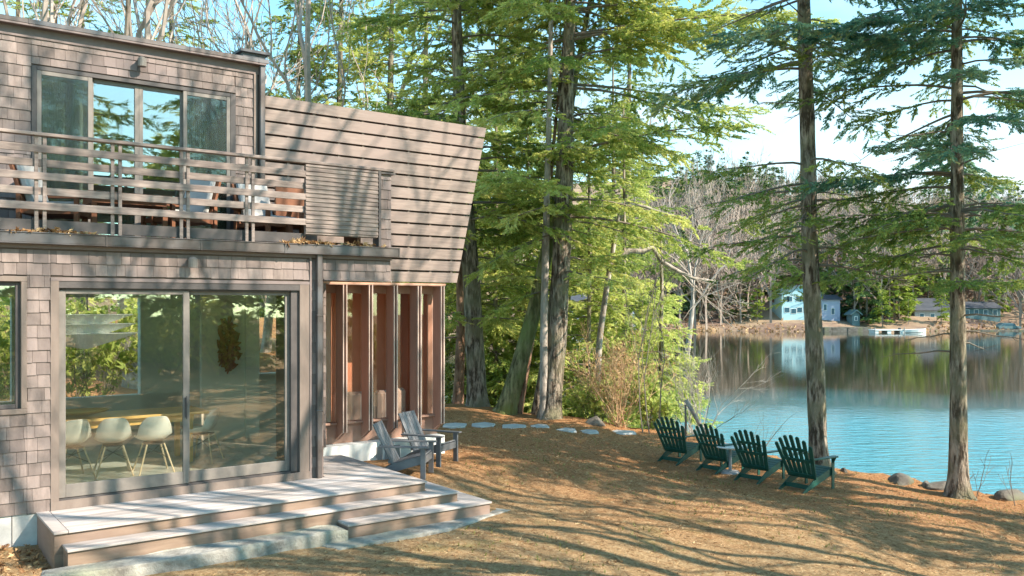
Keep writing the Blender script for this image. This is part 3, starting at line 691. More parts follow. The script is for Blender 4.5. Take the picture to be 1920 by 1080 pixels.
s = MB(); s.box(-.55, .62, -.25, .25, .36, .42); s.build('seat', M['teak'], bn, .004)
s = MB(); s.box(-.55, .62, .2, .25, .42, .92); s.build('backrest', M['teak'], bn, .004)
for sx in (-.5, .56):
    s = MB(); s.box(sx-.03, sx+.03, -.22, .22, 0, .36); s.build('leg', M['teak'], bn)

# ---------------------------------------------------------------- adirondack chairs
def adirondack(kind):
    green = kind == 'green'; mat = M['greenpaint'] if green else M['greyplastic']
    root = thing('adirondack_chair', (0,0,0))
    # x = front, y = width
    back = MB(); rec = R(24) if green else R(26)
    base = Vector((-.20, 0, .22)); dirb = Vector((-math.sin(rec), 0, math.cos(rec))); nb2 = Vector((math.cos(rec), 0, math.sin(rec)))
    ns = 7 if green else 5
    for i in range(ns):
        q = (i-(ns-1)/2)
        if green:
            wd = .077; a = q*R(3.0); y0 = q*.086; Ls = (.88, .86, .80, .70)[abs(int(q))]
        else: wd = .094; a = 0; y0 = q*.104; Ls = .70
        d_ = dirb*math.cos(a)+Vector((0,1,0))*math.sin(a); sdv = Vector((0,1,0))*math.cos(a)-dirb*math.sin(a)
        o0 = base+Vector((0,y0,0))
        prof = [(-wd/2,0),(wd/2,0),(wd/2,Ls-.03),(wd*.30,Ls-.008),(0,Ls),(-wd*.30,Ls-.008),(-wd/2,Ls-.03)] if green else [(-wd/2,0),(wd/2,0),(wd/2,Ls),(-wd/2,Ls)]
        vs = []
        for th in (0, .018):
            for (c_, e_) in prof: vs.append(o0+sdv*c_+d_*e_+nb2*th)
        n = len(prof)
        back.add(vs, [tuple(range(n)), tuple(range(2*n-1,n-1,-1))]+[(k, k+n, (k+1)%n+n, (k+1)%n) for k in range(n)])
    back.build('backrest', mat, root)
    s = MB()
    for hgt, wd in (((.07,.50),(.38,.60),(.60,.50)) if green else ((.05,.52),(.34,.60))):
        c_ = base+dirb*hgt-nb2*.014; s.obox(c_, Vector((0,wd/2,0)), dirb*.025, nb2*.012)
    s.build('back_rail', mat, root)
    s = MB()
    for k in range(6):
        x0 = .30-k*.088; z0 = .365-(.30-x0)*.30; s.obox((x0, 0, z0), (.039,0,.0117), (0,.265,0), (-.003,0,.010))
    s.obox((.345,0,.30), (.009,0,0), (0,.265,0), (0,0,.055))
    s.build('seat', mat, root)
    ah = .575 if green else .50
    for sy in (-1, 1):
        a = MB(); w0 = .055
        poly = [(-.33, sy*.27-.03*1), (-.33, sy*.27+.03), (.05, sy*.30+.055), (.38, sy*.30+.065), (.42, sy*.30+.04), (.42, sy*.30-.04), (.38, sy*.30-.065), (.05, sy*.30-.055)] if green else \
               [(-.38, sy*.31-.05), (-.38, sy*.31+.05), (.42, sy*.31+.05), (.42, sy*.31-.05)]
        a.prism(poly, ah, ah+.022, axis='z'); a.build('arm', mat, root, .003)
        a = MB()
        if green:
            a.box(.29, .355+.01, sy*.285-.011, sy*.285+.011, 0, ah); a.prism([(sy*.285, ah),(sy*.285+sy*.07, ah),(sy*.285, ah-.14)], .315, .337, axis='x')
        else: a.box(.29, .37, sy*.30-.022, sy*.30+.022, 0, ah)
        a.build('front_leg', mat, root, .003)
        a = MB(); yy = sy*(.255 if green else .265)
        a.prism([(.34,.25),(.34,.36),(.30,.37),(-.22,.21),(-.52,.03),(-.54,.0),(-.46,.0),(-.34,.045),(-.16,.10)], yy-.011, yy+.011); a.build('rear_leg', mat, root, .003)
    s = MB(); s.box(-.36, -.34, -.25, .25, .05, .13); s.build('stretcher', mat, root)
    return root
def setonground(o, x, y, face):
    a = math.atan2(face[1], face[0])
    o.location = (x, y, G(x, y)+.005); o.rotation_euler = (0, 0, a)
gc = adirondack('green'); firstc = True
GL = ['green slatted adirondack chair at the left end of the lakeside row', 'green slatted adirondack chair left of the little round table',
      'green slatted adirondack chair right of the little round table', 'green slatted adirondack chair at the right end of the row in front of the trunk']
gpos = []
for i, (px, py, Y, tw) in enumerate(((1269.4,878,18.75,.08),(1342.7,890.7,17.95,-.02),(1420.6,908,16.85,.03),(1507.7,926,15.95,-.04))):
    # px is the right rear foot: local (-.5,-.255)
    ang = math.atan2(.62, .78)+tw; x, y = P(px, Y)
    cx_ = x-(math.cos(ang)*-.50-math.sin(ang)*-.255); cy_ = y-(math.sin(ang)*-.50+math.cos(ang)*-.255)
    o = gc if i == 0 else copy_tree(gc); tag(o, GL[i], 'chair', 'green adirondack chairs facing the lake'); gpos.append((cx_, cy_)); o.scale = ((1.0,.985,1.0,1.015)[i],)*3
    setonground(o, cx_, cy_, (math.cos(ang), math.sin(ang)))
    sl_ = (G(cx_+.3, cy_)-G(cx_-.3, cy_))/.6
# grey pair
g2 = adirondack('grey'); tag(g2, 'grey adirondack chair nearer the deck, seen from its side', 'chair', 'grey adirondack chairs by the fin wall')
f_ = Vector((1, -.12)).normalized(); setonground(g2, -1.27-f_.x*.31, 13.2-f_.y*.31, f_); g2.scale = (.93,.93,.93)
g3 = copy_tree(g2); g3['label'] = 'grey adirondack chair farther from the deck, turned slightly to the lawn'
f_ = Vector((.90, -.42)).normalized(); setonground(g3, -1.03-f_.x*.31, 14.05-f_.y*.31, f_)
# round table between chairs 2 and 3
tx, ty = 4.50, 18.15
rt = thing('side_table', (tx, ty, G(tx, ty)), 0, 'small round pale table between the second and third green chairs', 'table')
s = MB(); s.tube([(0,0,.53),(0,0,.55),(0,0,.565)], [.29,.30,.28], 28); s.build('tabletop', M['white'], rt)
s = MB(); s.tube([(0,0,.04),(0,0,.53)], [.035,.03], 10); s.build('stem', M['fargrey'], rt)
s = MB(); s.tube([(0,0,0),(0,0,.04)], [.20,.18], 20); s.build('base', M['fargrey'], rt)

# ---------------------------------------------------------------- flagstones and rocks
fl = [(852,799,46,9),(905,798,44,9),(962,801,46,9),(1012,801,34,8),(1062,808,36,8),(1105,811,34,8),(1165,812,50,8)]
fn = ['beside the house corner','second along from the house corner','third along from the house corner','in the middle of the path','just past the middle of the path','second from the lake end of the path','at the lake end of the path']
for i, (px, py, wp, hp) in enumerate(fl):
    Y = 20.0
    for _ in range(30):
        x_, y_ = P(px, Y); Y = (HC-G(x_, y_))*F/(py-HY)
    x_, y_ = P(px, Y); sc_ = Y/F; rr = random.Random(i+30)
    w_ = wp*sc_/2*1.05; h_ = hp/2*Y*Y/(F*(HC-G(x_, y_)))*.95
    pts = []
    for k in range(6):
        a = 2*math.pi*(k+.5)/6+rr.uniform(-.2,.2); pts.append((x_+w_*1.08*math.cos(a)-.0, y_+h_*1.08*math.sin(a)+ .15*w_*math.cos(a)))
    g_ = G(x_, y_)
    o = slab('flagstone', pts, g_-.12, g_+.035, M['flag'], 40+i, .015, top_j=.003)
    tag(o, 'flat grey flagstone of the path, '+fn[i], 'flagstone', 'flagstones of the path to the lake')
def rock(name, x, y, z, sx, sy, sz, seed, mat, label, group=None):
    r = np.random.RandomState(seed); import bmesh
    bm = bmesh.new(); bmesh.ops.create_icosphere(bm, subdivisions=3, radius=1)
    pl_ = r.normal(size=(14,3)); pl_ /= np.linalg.norm(pl_, axis=1)[:,None]; dd = r.uniform(.55,.95,14)
    for v in bm.verts:
        c_ = np.array(v.co)
        for p_, d0 in zip(pl_, dd):
            e_ = c_@p_-d0
            if e_ > 0: c_ = c_-p_*e_*.85
        v.co = Vector((c_[0]*sx, c_[1]*sy, c_[2]*sz))
    me = bpy.data.meshes.new(name); bm.to_mesh(me); bm.free(); me.materials.append(mat)
    o = link(name, me); o.location = (x, y, z); o.rotation_euler = (0,0,r.uniform(0,6))
    return tag(o, label, 'rock', group)
for i, (px, py, w_, h_, lab) in enumerate(((1118,796,.45,.22,'grey boulder beside the tan shrub at the end of the path'),(1688,903,.55,.17,'flat dark rock at the water edge left of the right trunk'),
      (1766,916,.50,.18,'brown rock at the foot of the right trunk, on its left'),(1735,912,.22,.12,'small pale stone in the gap of the shore'),(1856,918,.55,.20,'dark earthy boulder right of the right trunk'),
      (1893,935,.45,.22,'brown rock at the right edge of the photo'),(1583,884,.16,.09,'small stone on the bank beside the last green chair'))):
    Y = 20.
    for _ in range(30):
        x_, y_ = P(px, Y); Y = min(max((HC-float(land(x_, y_)))*F/(py-HY), 12), 30)
    x_, y_ = P(px, Y)
    rock('rock', x_, y_, G(x_, y_)+h_*.02, w_*.8, w_*.5, h_*1.0, i+11, M['rock'], lab, 'rocks along the near shore')

# ---------------------------------------------------------------- trees: generators
SP = []   # flat feathery spray of needles, unit length along +x
for i in range(11):
    x0 = .05+.085*i; l_ = .29*(1-.5*x0)
    for s_ in (-1, 1):
        a = R(48)*s_; dx, dy = math.cos(a), math.sin(a); nx_, ny_ = -dy, dx; w_ = .036
        SP.append([(x0-nx_*w_, -ny_*w_, 0), (x0+nx_*w_, ny_*w_, 0), (x0+dx*l_, dy*l_, -.05)])
SP.append([(.75,-.045,0),(.75,.045,0),(1.1,0,-.04)]); SP.append([(0,-.025,0),(0,.025,0),(.9,0,0)])
SP = np.array(SP, float)
FT = np.array([[(0,-.12,0),(.2,.25,.0),(1,.1,-.05)],[(.1,-.3,0),(.3,.05,0),(.9,-.35,-.05)],[(0,0,0),(.4,-.1,.1),(.6,.45,0)],[(.2,-.2,0),(.5,.1,0),(.9,.3,.1)]], float)
def sprays(pos, dirs, scl, rs, tmpl=SP, roll=.5, tone=None):
    """instances of the spray template; returns V,(T),tone"""
    pos = np.asarray(pos, float); d = np.asarray(dirs, float); d /= np.linalg.norm(d, axis=1)[:,None]+1e-9
    up = np.tile([0,0,1.], (len(d),1))+rs.normal(0, roll, (len(d),3))
    y = np.cross(up, d); y /= np.linalg.norm(y, axis=1)[:,None]+1e-9; z = np.cross(d, y)
    Rm = np.stack([d, y, z], 2)*np.asarray(scl)[:,None,None]
    V = np.einsum('nij,tkj->ntki', Rm, tmpl)+pos[:,None,None,:]
    nT = len(tmpl); tn = np.repeat(np.clip(tone if tone is not None else rs.normal(.5,.22,len(d)), 0, 1), nT)
    tn = np.clip(tn+rs.normal(0,.15,len(tn)), 0, 1)
    V = V.reshape(-1,3)
    return V+rs.normal(0, 1, V.shape)*(np.mean(scl)*.045), tn
def segtris(segs, n=3):
    """thin tapered prisms for many segments (p0,p1,r0,r1) as triangles"""
    S = np.asarray(segs, float); p0, p1, r0, r1 = S[:,0:3], S[:,3:6], S[:,6], S[:,7]
    d = p1-p0; d /= np.linalg.norm(d, axis=1)[:,None]+1e-9
    up = np.where(np.abs(d[:,2:3]) > .9, [[1.,0,0]], [[0,0,1.]]); x = np.cross(d, up); x /= np.linalg.norm(x, axis=1)[:,None]+1e-9; y = np.cross(d, x)
    A = []; 
    for k in range(n):
        a, b_ = 2*math.pi*k/n, 2*math.pi*(k+1)/n
        va, vb = x*math.cos(a)+y*math.sin(a), x*math.cos(b_)+y*math.sin(b_)
        a0, b0, a1, b1 = p0+va*r0[:,None], p0+vb*r0[:,None], p1+va*r1[:,None], p1+vb*r1[:,None]
        A += [np.stack([a0,b0,b1],1), np.stack([a0,b1,a1],1)]
    return np.concatenate(A).reshape(-1,3)
def trimesh(name, parts, mats):
    """parts: list of (V flat tri verts, material index, tone or None)"""
    V = np.concatenate([p[0] for p in parts]); mi = np.concatenate([np.full(len(p[0])//3, p[1]) for p in parts])
    tn = np.concatenate([p[2] if p[2] is not None else np.full(len(p[0])//3, .5) for p in parts])
    return npmesh(name, V, np.arange(len(V)).reshape(-1,3), mats, mi, tn)
def trunk_mesh(name, path, rads, mat, seed, flare=1.5, n=18, rough=.07):
    """path of points; bark ridges as real relief, flared roots"""
    rs = np.random.RandomState(seed); path = np.array(path, float); rads = np.array(rads, float)
    s = np.r_[0, np.cumsum(np.linalg.norm(np.diff(path, axis=0), axis=1))]; m_ = max(12, int(s[-1]/.22)); q = np.linspace(0, s[-1], m_)
    # smooth interpolation
    pp = np.stack([np.interp(q, s, path[:,i]) for i in range(3)], 1); rr = np.interp(q, s, rads)
    for _ in range(3): pp[1:-1] = (pp[:-2]+2*pp[1:-1]+pp[2:])/4
    fl = 1+(flare-1)*np.exp(-q/.28); ph = rs.uniform(0, 6.28, 6); V = []
    ang = np.linspace(0, 2*math.pi, n, endpoint=False)
    nzv = rs.normal(0, 1, (m_, n)); 
    for _ in range(2): nzv = (nzv+np.roll(nzv,1,0)+np.roll(nzv,-1,0))/2.2
    for i in range(m_):
        d = pp[min(i+1,m_-1)]-pp[max(i-1,0)]; d /= np.linalg.norm(d); x = np.cross(d, [0,1,0.]); x /= np.linalg.norm(x); y = np.cross(d, x)
        lob = 1+(fl[i]-1)*.45*np.sin(ang*3+ph[0])*np.sin(ang*2+ph[1])
        r = rr[i]*fl[i]*lob*(1+rough*nzv[i]*.6+.05*np.sin(ang*2+ph[2]+q[i]*.4))
        V.append(pp[i]+np.outer(np.cos(ang)*r, x)+np.outer(np.sin(ang)*r, y))
    V = np.concatenate(V); idx = np.arange(m_*n).reshape(m_, n)
    Qd = np.stack([idx[:-1].ravel(), np.roll(idx[:-1],-1,1).ravel(), np.roll(idx[1:],-1,1).ravel(), idx[1:].ravel()], 1)
    return npmesh(name, V, Qd, [mat], smooth=True), (pp, rr, q)
def conifer_crown(pp, rr, q, h0, h1, nbr, Lf, seed, droop=.25, el=(-.1,.25), gap=.22, sp=.34, stubs=0, azw=None, dens=1.0, tmpl=SP, tone0=.5, bare=.0, tfreq=.45, clump=.25, skip=0.0):
    """branches off a trunk polyline between arc heights h0..h1"""
    rs = np.random.RandomState(seed); segs = []; pos = []; dr = []; sc = []; tn = []
    hs = np.sort(rs.uniform(h0, h1, nbr))
    for h in hs:
        t = (h-h0)/(h1-h0); b0 = np.array([np.interp(h, q, pp[:,i]) for i in range(3)]); rb = np.interp(h, q, rr)
        az = rs.uniform(0, 2*math.pi)
        if azw is not None and rs.rand() < azw[1]: az = azw[0]+rs.normal(0, .7)
        Lb = Lf(t)*rs.uniform(.6, 1.15); e0 = rs.uniform(*el); dd = droop*rs.uniform(.6, 1.4)
        hd = np.array([math.cos(az), math.sin(az), 0]); sd_ = np.array([-hd[1], hd[0], 0]); n_ = max(4, int(Lb/.35))
        wob = rs.normal(0, .04, 2)*Lb
        ss = np.linspace(0, 1, n_+1); pts = b0+np.outer(ss*Lb, hd)+np.outer(np.sin(ss*3)*wob[0]+np.sin(ss*7)*wob[1]*.4, sd_)
        pts[:,2] += Lb*(e0*ss-dd*ss**2)+.02*np.sin(ss*9)
        r0 = min(.04, .008+.007*Lb)*(.6+.4*min(1, rb/.15)); rads = r0*(1-ss)+.004
        for i in range(n_): segs.append([*pts[i], *pts[i+1], rads[i], rads[i+1]])
        if rs.rand() < bare:                                   # dead limb: twigs only
            for i in range(2, n_):
                for _ in range(2):
                    v = hd*rs.uniform(.2,1)+sd_*rs.normal(0,.7)+np.array([0,0,rs.normal(0,.35)]); l_ = rs.uniform(.15,.6)
                    segs.append([*pts[i], *(pts[i]+v*l_), .006, .002])
            continue
        bt_ = tone0+rs.normal(0, .14)
        s = .18+.12*rs.rand(); side = 1
        while s < 1.0:
            i = min(int(s*n_), n_-1); fr = s*n_-i; p = pts[i]*(1-fr)+pts[i+1]*fr; dirb = pts[i+1]-pts[i]; dirb /= np.linalg.norm(dirb)
            lt = (.42*Lb*(1-s)**.7*(.4+s)+.22)*rs.uniform(.5,1.2); a = side*rs.uniform(.6, 1.15)
            dv = dirb*math.cos(a)+sd_*math.sin(a)+np.array([0,0,rs.normal(-.06,.12)])
            dv /= np.linalg.norm(dv); e_ = p+dv*lt; e_[2] -= .12*lt*lt+.03
            segs.append([*p, *e_, .006, .002])
            if rs.rand() > skip:
                m_ = max(1, int(lt/(sp*.24)*dens)); ct = bt_+rs.normal(0, clump*.5)
                for k in range(m_):
                    f = (k+rs.rand())/m_; pos.append(p*(1-f)+e_*f+rs.normal(0,.03,3)); v = dv+rs.normal(0,.35,3)*np.array([1,1,.5]); v[2] -= .12
                    dr.append(v); sc.append(sp*rs.uniform(.6,1.25)); tn.append(ct+.15*(f-.5)+rs.normal(0,.08))
            side = -side; s += gap/Lb*rs.uniform(.6,1.3)
        for k in range(2):
            pos.append(pts[-1]); dr.append(hd+rs.normal(0,.3,3)); sc.append(sp*1.1); tn.append(bt_)
    V, T = sprays(pos, dr, sc, rs, tmpl, tone=np.array(tn)) if pos else (np.zeros((0,3)), np.zeros(0))
    return segs, V, T
def pxpath(lst, Y):
    """trunk centre line through picture points at one real distance"""
    return [((px-960)/F*Y, Y, HC+(HY-py)/F*Y) for px, py in lst]
def conifer(name, lst, Y, wid, label, cat, group, bark, needle, seed, crown=None, top=None, yoff=0, flare=1.5):
    """lst: (px,py) from the base upwards; wid: trunk width in pixels at those points"""
    path = pxpath(lst, Y); rads = [w_*Y/F/2 for w_ in wid]
    bx, by = path[0][0], path[0][1]; path[0] = (bx, by, G(bx, by)-.15)
    if top:
        l0 = path[-1]; path.append((l0[0]+top[0], l0[1]+top[1], top[2])); rads.append(top[3])
    org = np.array([bx, by, G(bx, by)]); path = [tuple(np.array(p)-org) for p in path]
    root = thing(name, tuple(org), 0, label, cat, group)
    me, (pp, rr, q) = trunk_mesh('trunk', path, rads, M[bark], seed, flare)
    link('trunk', me, root)
    if crown:
        segs = []; mats = [M['twig']]; parts = []
        for k, c_ in enumerate(crown):
            c_ = dict(c_); nm = M[c_.pop('nm', needle)]
            if nm not in mats: mats.append(nm)
            a_, V, T = conifer_crown(pp, rr, q, seed=seed*7+k, **c_); segs += a_; parts.append((V, mats.index(nm), T))
        link('crown', trimesh('crown', [(segtris(segs, 4), 0, None)]+parts, mats), root)
    return root
def bare_segs(p, d, L_, r, lvl, rs, out, spread=.5, kids=3, up=.12, minr=.004, shr=.72):
    n = 3 if lvl > 0 else 2; c_ = np.array(p, float); d = np.array(d, float)
    pts = [c_.copy()]
    for i in range(n):
        d = d+rs.normal(0, .13, 3); d[2] += up*.25; d /= np.linalg.norm(d)
        e_ = c_+d*L_/n; r1 = max(r*(1-.28*(i+1)/n), minr); out.append([*c_, *e_, max(r*(1-.28*i/n), minr), r1]); c_ = e_; pts.append(c_.copy())
    if lvl <= 0: return
    for k in range(kids+(1 if rs.rand() < .4 else 0)):
        i = n if k == 0 else rs.randint(1, n+1); a = rs.normal(0, 1, 3); a -= d*(a@d); a /= np.linalg.norm(a)+1e-9
        sp_ = spread*(.35 if k == 0 else 1)*rs.uniform(.7,1.4); nd = d*math.cos(sp_)+a*math.sin(sp_)
        bare_segs(pts[i], nd, L_*shr*rs.uniform(.75,1.2), max(r*(.72 if k == 0 else .5), minr), lvl-1, rs, out, spread, kids, up, minr, shr)
def bare_tree(name, x, y, H, r, label, seed, mat='bark_pale', tw='twig_pale', lvl=5, lean=(0,0), group=None, cat='tree', z=None, split=.35, spread=.5, minr=.006, kids=3):
    rs = np.random.RandomState(seed); z0 = G(x, y) if z is None else z
    n = 7; path = []; rads = []
    top = split*H
    for i in range(n+1):
        f = i/n; path.append((lean[0]*f*H*split+.12*math.sin(f*3+seed), lean[1]*f*H*split+.1*math.sin(f*4+seed*2), f*top-.1)); rads.append(r*(1-.35*f))
    root = thing(name, (x, y, z0), 0, label, cat, group)
    me, _ = trunk_mesh('trunk', path, rads, M[mat], seed, 1.4, 14); link('trunk', me, root)
    out = []; d0 = np.array([lean[0], lean[1], 1.])
    for k in range(kids):
        a = rs.uniform(0, 6.28); sp_ = .15 if k == 0 else rs.uniform(.3,.65)
        d_ = d0/np.linalg.norm(d0)*math.cos(sp_)+np.array([math.cos(a), math.sin(a), 0])*math.sin(sp_)
        bare_segs(path[-1] if k < 2 else path[-2], d_, H*.26, rads[-1]*(.85 if k == 0 else .6), lvl, rs, out, spread, 2, .25, minr)
    me = trimesh('limbs', [(segtris(out, 4), 0, None)], [M[tw]]); link('limbs', me, root)
    return root

# ---------------------------------------------------------------- near trees
cr = lambda **k: k
# right hand pair in front of the lake
conifer('hemlock_tree', [(1536,878),(1527,650),(1519,480),(1515,300),(1507,0)], 19.2, [36,34,31,28,22],
  'tall hemlock with a pale lit trunk rising behind the last green chair', 'tree', None, 'bark', 'needle_teal', 21,
  [cr(h0=4.6,h1=7.0,nbr=22,Lf=lambda t:2.6,droop=.20,el=(-.12,.1),gap=.2,sp=.22,tone0=.65,bare=.2,nm='needle_olive',skip=.25,dens=1.0),
   cr(h0=5.0,h1=10.5,nbr=12,Lf=lambda t:1.8,droop=.15,el=(-.05,.3),bare=1.0),
   cr(h0=8.0,h1=20,nbr=34,Lf=lambda t:3.0-1.3*t,droop=.2,sp=.25,tone0=.6,nm='needle_olive'),
   cr(h0=8.0,h1=20,nbr=64,Lf=lambda t:3.3-1.3*t,droop=.22,el=(-.12,.2),gap=.16,sp=.25,tone0=.5,bare=.1,skip=.1,dens=1.2)], top=(-.3,.1,19,.05), flare=1.9)
conifer('hemlock_tree', [(1797,930),(1797,700),(1795,500),(1794,250),(1794,0)], 17.9, [32,28,26,23,18],
  'slim straight hemlock at the water edge near the right side', 'tree', None, 'bark', 'needle_teal', 22,
  [cr(h0=4.2,h1=6.2,nbr=22,Lf=lambda t:2.7,droop=.18,el=(-.1,.12),gap=.17,sp=.24,tone0=.6,bare=.2,nm='needle_olive',skip=.15,dens=1.2),
   cr(h0=2.5,h1=8,nbr=16,Lf=lambda t:1.5,droop=.12,el=(-.1,.2),bare=1.0),
   cr(h0=6.0,h1=19,nbr=38,Lf=lambda t:3.0-1.3*t,droop=.2,sp=.25,tone0=.6,nm='needle_olive'),
   cr(h0=6.0,h1=19,nbr=76,Lf=lambda t:3.2-1.3*t,droop=.2,el=(-.1,.25),gap=.16,sp=.25,tone0=.5,bare=.1,skip=.1,dens=1.2)], top=(.1,.1,18.5,.05), flare=2.0)
# cluster at the crest of the bank
conifer('hemlock_tree', [(1030,786),(1044,640),(1053,480),(1059,300),(1064,120),(1070,0)], 24.2, [40,37,34,30,24,18],
  'thickest hemlock trunk of the clump left of the lake', 'tree', 'hemlocks of the clump on the bank', 'bark', 'needle', 23,
  [cr(h0=8.2,h1=20,nbr=34,Lf=lambda t:6.6-2.0*t,droop=.12,el=(-.02,.3),gap=.2,sp=.32,tone0=.6,azw=(-.2,.95)),
   cr(h0=5.5,h1=24,nbr=105,Lf=lambda t:4.8-2.2*t,droop=.2,el=(-.05,.25),gap=.22,sp=.34,tone0=.60,dens=.9),
   cr(h0=3.6,h1=7,nbr=9,Lf=lambda t:2.8,droop=.25,el=(-.1,.1),sp=.32,tone0=.7)], top=(.2,0,24,.05))
conifer('hemlock_tree', [(1019,782),(1020,600),(1024,420),(1030,200),(1034,0)], 24.0, [15,14,12,10,8],
  'thin straight trunk touching the left side of the thickest hemlock', 'tree', 'hemlocks of the clump on the bank', 'bark_pale', 'needle', 24,
  [cr(h0=8,h1=16,nbr=24,Lf=lambda t:2.0-1*t,droop=.2,el=(-.05,.25),sp=.32,tone0=.6)], top=(.1,0,16,.03), flare=1.2)
conifer('hemlock_tree', [(945,774),(972,690),(997,600),(1015,520),(1040,400),(1060,250)], 24.6, [34,31,28,25,20,14],
  'mossy trunk leaning to the right behind the thickest hemlock', 'tree', 'hemlocks of the clump on the bank', 'bark_moss', 'needle', 25,
  [cr(h0=7,h1=13,nbr=26,Lf=lambda t:3.4-1.5*t,droop=.2,el=(-.05,.25),sp=.32,tone0=.65)], top=(1.0,.3,12.5,.04))
conifer('hemlock_tree', [(972,778),(985,700),(1000,620),(1012,540),(1022,440)], 24.9, [14,12,11,10,8],
  'slender reddish trunk crossing the mossy leaning one', 'tree', 'hemlocks of the clump on the bank', 'bark_red', 'needle', 26,
  [cr(h0=5,h1=9,nbr=12,Lf=lambda t:2.0,droop=.2,sp=.32,tone0=.6)], top=(.5,.2,9.5,.03), flare=1.2)
conifer('hemlock_tree', [(1000,780),(1012,730),(1020,680),(1030,600)], 25.4, [20,17,15,12],
  'short dark trunk half hidden between the slender and the thickest one', 'tree', 'hemlocks of the clump on the bank', 'bark', 'needle', 27,
  [cr(h0=4,h1=9,nbr=18,Lf=lambda t:2.4,droop=.2,sp=.32,tone0=.5)], top=(.8,.4,9,.03), flare=1.3)
conifer('hemlock_tree', [(896,764),(889,640),(884,520),(874,400),(862,230),(856,0)], 25.3, [34,33,31,30,24,18],
  'grey brown trunk standing just right of the slatted screen', 'tree', 'hemlocks of the clump on the bank', 'bark', 'needle', 28,
  [cr(h0=4.5,h1=24,nbr=100,Lf=lambda t:4.0-2.0*t,droop=.22,el=(-.05,.25),gap=.22,sp=.34,tone0=.55,dens=.9)], top=(-.1,0,24,.05))
conifer('hemlock_tree', [(858,758),(862,690),(864,620),(862,520)], 26.3, [22,18,16,14],
  'low reddish trunk close to the house corner', 'tree', 'hemlocks of the clump on the bank', 'bark_red', 'needle', 29,
  [cr(h0=2.4,h1=14,nbr=50,Lf=lambda t:3.0-1.0*t,droop=.2,gap=.2,sp=.32,tone0=.62)], top=(-.3,.3,15,.04))
# lower, brighter hemlocks down the bank over the water
bank = [(868,31,12.5,.6,3.0,'needle','green hemlock seen beside the low edge of the slatted screen'),(1062,31.5,13,.6,3.0,'needle_lime','lime green hemlock directly behind the thickest trunk'),
        (925,30.5,13.5,.6,3.3,'needle_lime','bright green young hemlock seen between the two left trunks'),
        (985,31,12,.65,3.0,'needle','green hemlock behind the mossy leaning trunk'),
        (1100,28.0,10,.75,2.9,'needle_lime','yellow green young hemlock just right of the thickest trunk'),
        (1165,29.5,11,.7,2.8,'needle_lime','yellow green hemlock behind the pale crooked limb'),
        (1235,28.5,7.2,.8,2.3,'needle_lime','low lime green hemlock reaching over the water'),
        (1145,36,15,.55,3.6,'needle','tall dark green hemlock beyond the clump on the bank')]
for i, (px, Y, H, t0, Lb, nm, lab) in enumerate(bank):
    x, y = P(px, Y); py0 = HY+(HC+2.0)*F/Y
    conifer('young_hemlock', [(px, py0), (px+6, HY-(H*.4-HC)*F/Y), (px+4, HY-(H-2-HC)*F/Y)], Y, [9, 7, 3], lab, 'tree', 'young hemlocks on the bank', 'bark', nm, 60+i,
      [cr(h0=1.3,h1=H-.2,nbr=int(10*H),Lf=lambda t,Lb=Lb: Lb*(1-.8*t),droop=.22,el=(-.1,.2),gap=.19,sp=.32,tone0=t0,dens=1.0)], flare=1.1)
# behind the house and the screen
back_ = [(560,33,15,2.6,'needle_olive',.5,'olive pine rising behind the left end of the slatted screen'),
         (640,36,19,3.2,'needle',.45,'dark green pine behind the middle of the slatted screen'),
         (735,33,19,3.2,'needle',.6,'tall pine behind the slatted screen, left of the trunk that tops it'),
         (800,38,22,3.6,'needle_olive',.55,'tall pine behind the right part of the slatted screen'),
         (940,42,24,4.2,'needle',.55,'tall green pine farther back between the two big hemlocks'),
         (1180,44,20,3.6,'needle_olive',.5,'thin crowned pine behind the branches right of the clump')]
for i, (px, Y, H, Lb, nm, t0, lab) in enumerate(back_):
    x, y = P(px, Y); g = max(G(x, y), -1.6)
    py0 = HY+(HC-g)*F/Y
    conifer('pine_tree', [(px, py0), (px-4, HY-(g+H*.5-HC)*F/Y), (px+3, HY-(g+H-1-HC)*F/Y)], Y, [20, 13, 3], lab, 'tree', 'pines behind the house', 'bark', nm, 80+i,
      [cr(h0=H*.18,h1=H-.3,nbr=int(5.5*H),Lf=lambda t,Lb=Lb: Lb*(1-.65*t),droop=.12,el=(-.02,.3),gap=.27,sp=.46,tone0=t0,dens=.8)], flare=1.2)
bl = [(48,24,17,.20,(.02,0),'pale bare tree at the top left corner above the roof'),(80,26,18,.16,(-.03,0),'second bare tree from the left above the roof'),
      (238,25,17,.20,(-.06,0),'bare tree with a pale leaning stem above the balcony lamp'),(272,26,18,.20,(.03,0),'bare tree with two close stems above the right upper door'),
      (395,34,17,.14,(.05,0),'thin bare tree in the teal sky gap above the roof'),(545,27,17,.22,(.0,0),'bare grey tree with upswept limbs at the left end of the screen'),
      (505,36,17,.18,(.05,0),'bare tree behind the roof corner'),(610,30,16,.16,(.04,0),'bare tree among the pines behind the screen'),
      (150,38,16,.16,(.04,0),'slender far bare tree above the left of the roof'),(720,40,18,.18,(-.03,0),'far bare tree with pale limbs behind the screen'),
      (980,46,17,.2,(.02,0),'bare tree behind the two big hemlocks'),(1120,50,16,.2,(.03,0),'bare tree beyond the bank hemlocks'),(1290,60,13,.2,(.05,0),'bare tree leaning on the left shore of the lake')]
for i, (px, Y, H, r, ln, lab) in enumerate(bl):
    x, y = P(px, Y); g = max(G(x, y), -1.7)
    bare_tree('bare_tree', x, y, H, r, lab, 200+i, lean=ln, group='bare trees near the house', z=g, lvl=5, minr=.010, kids=3)
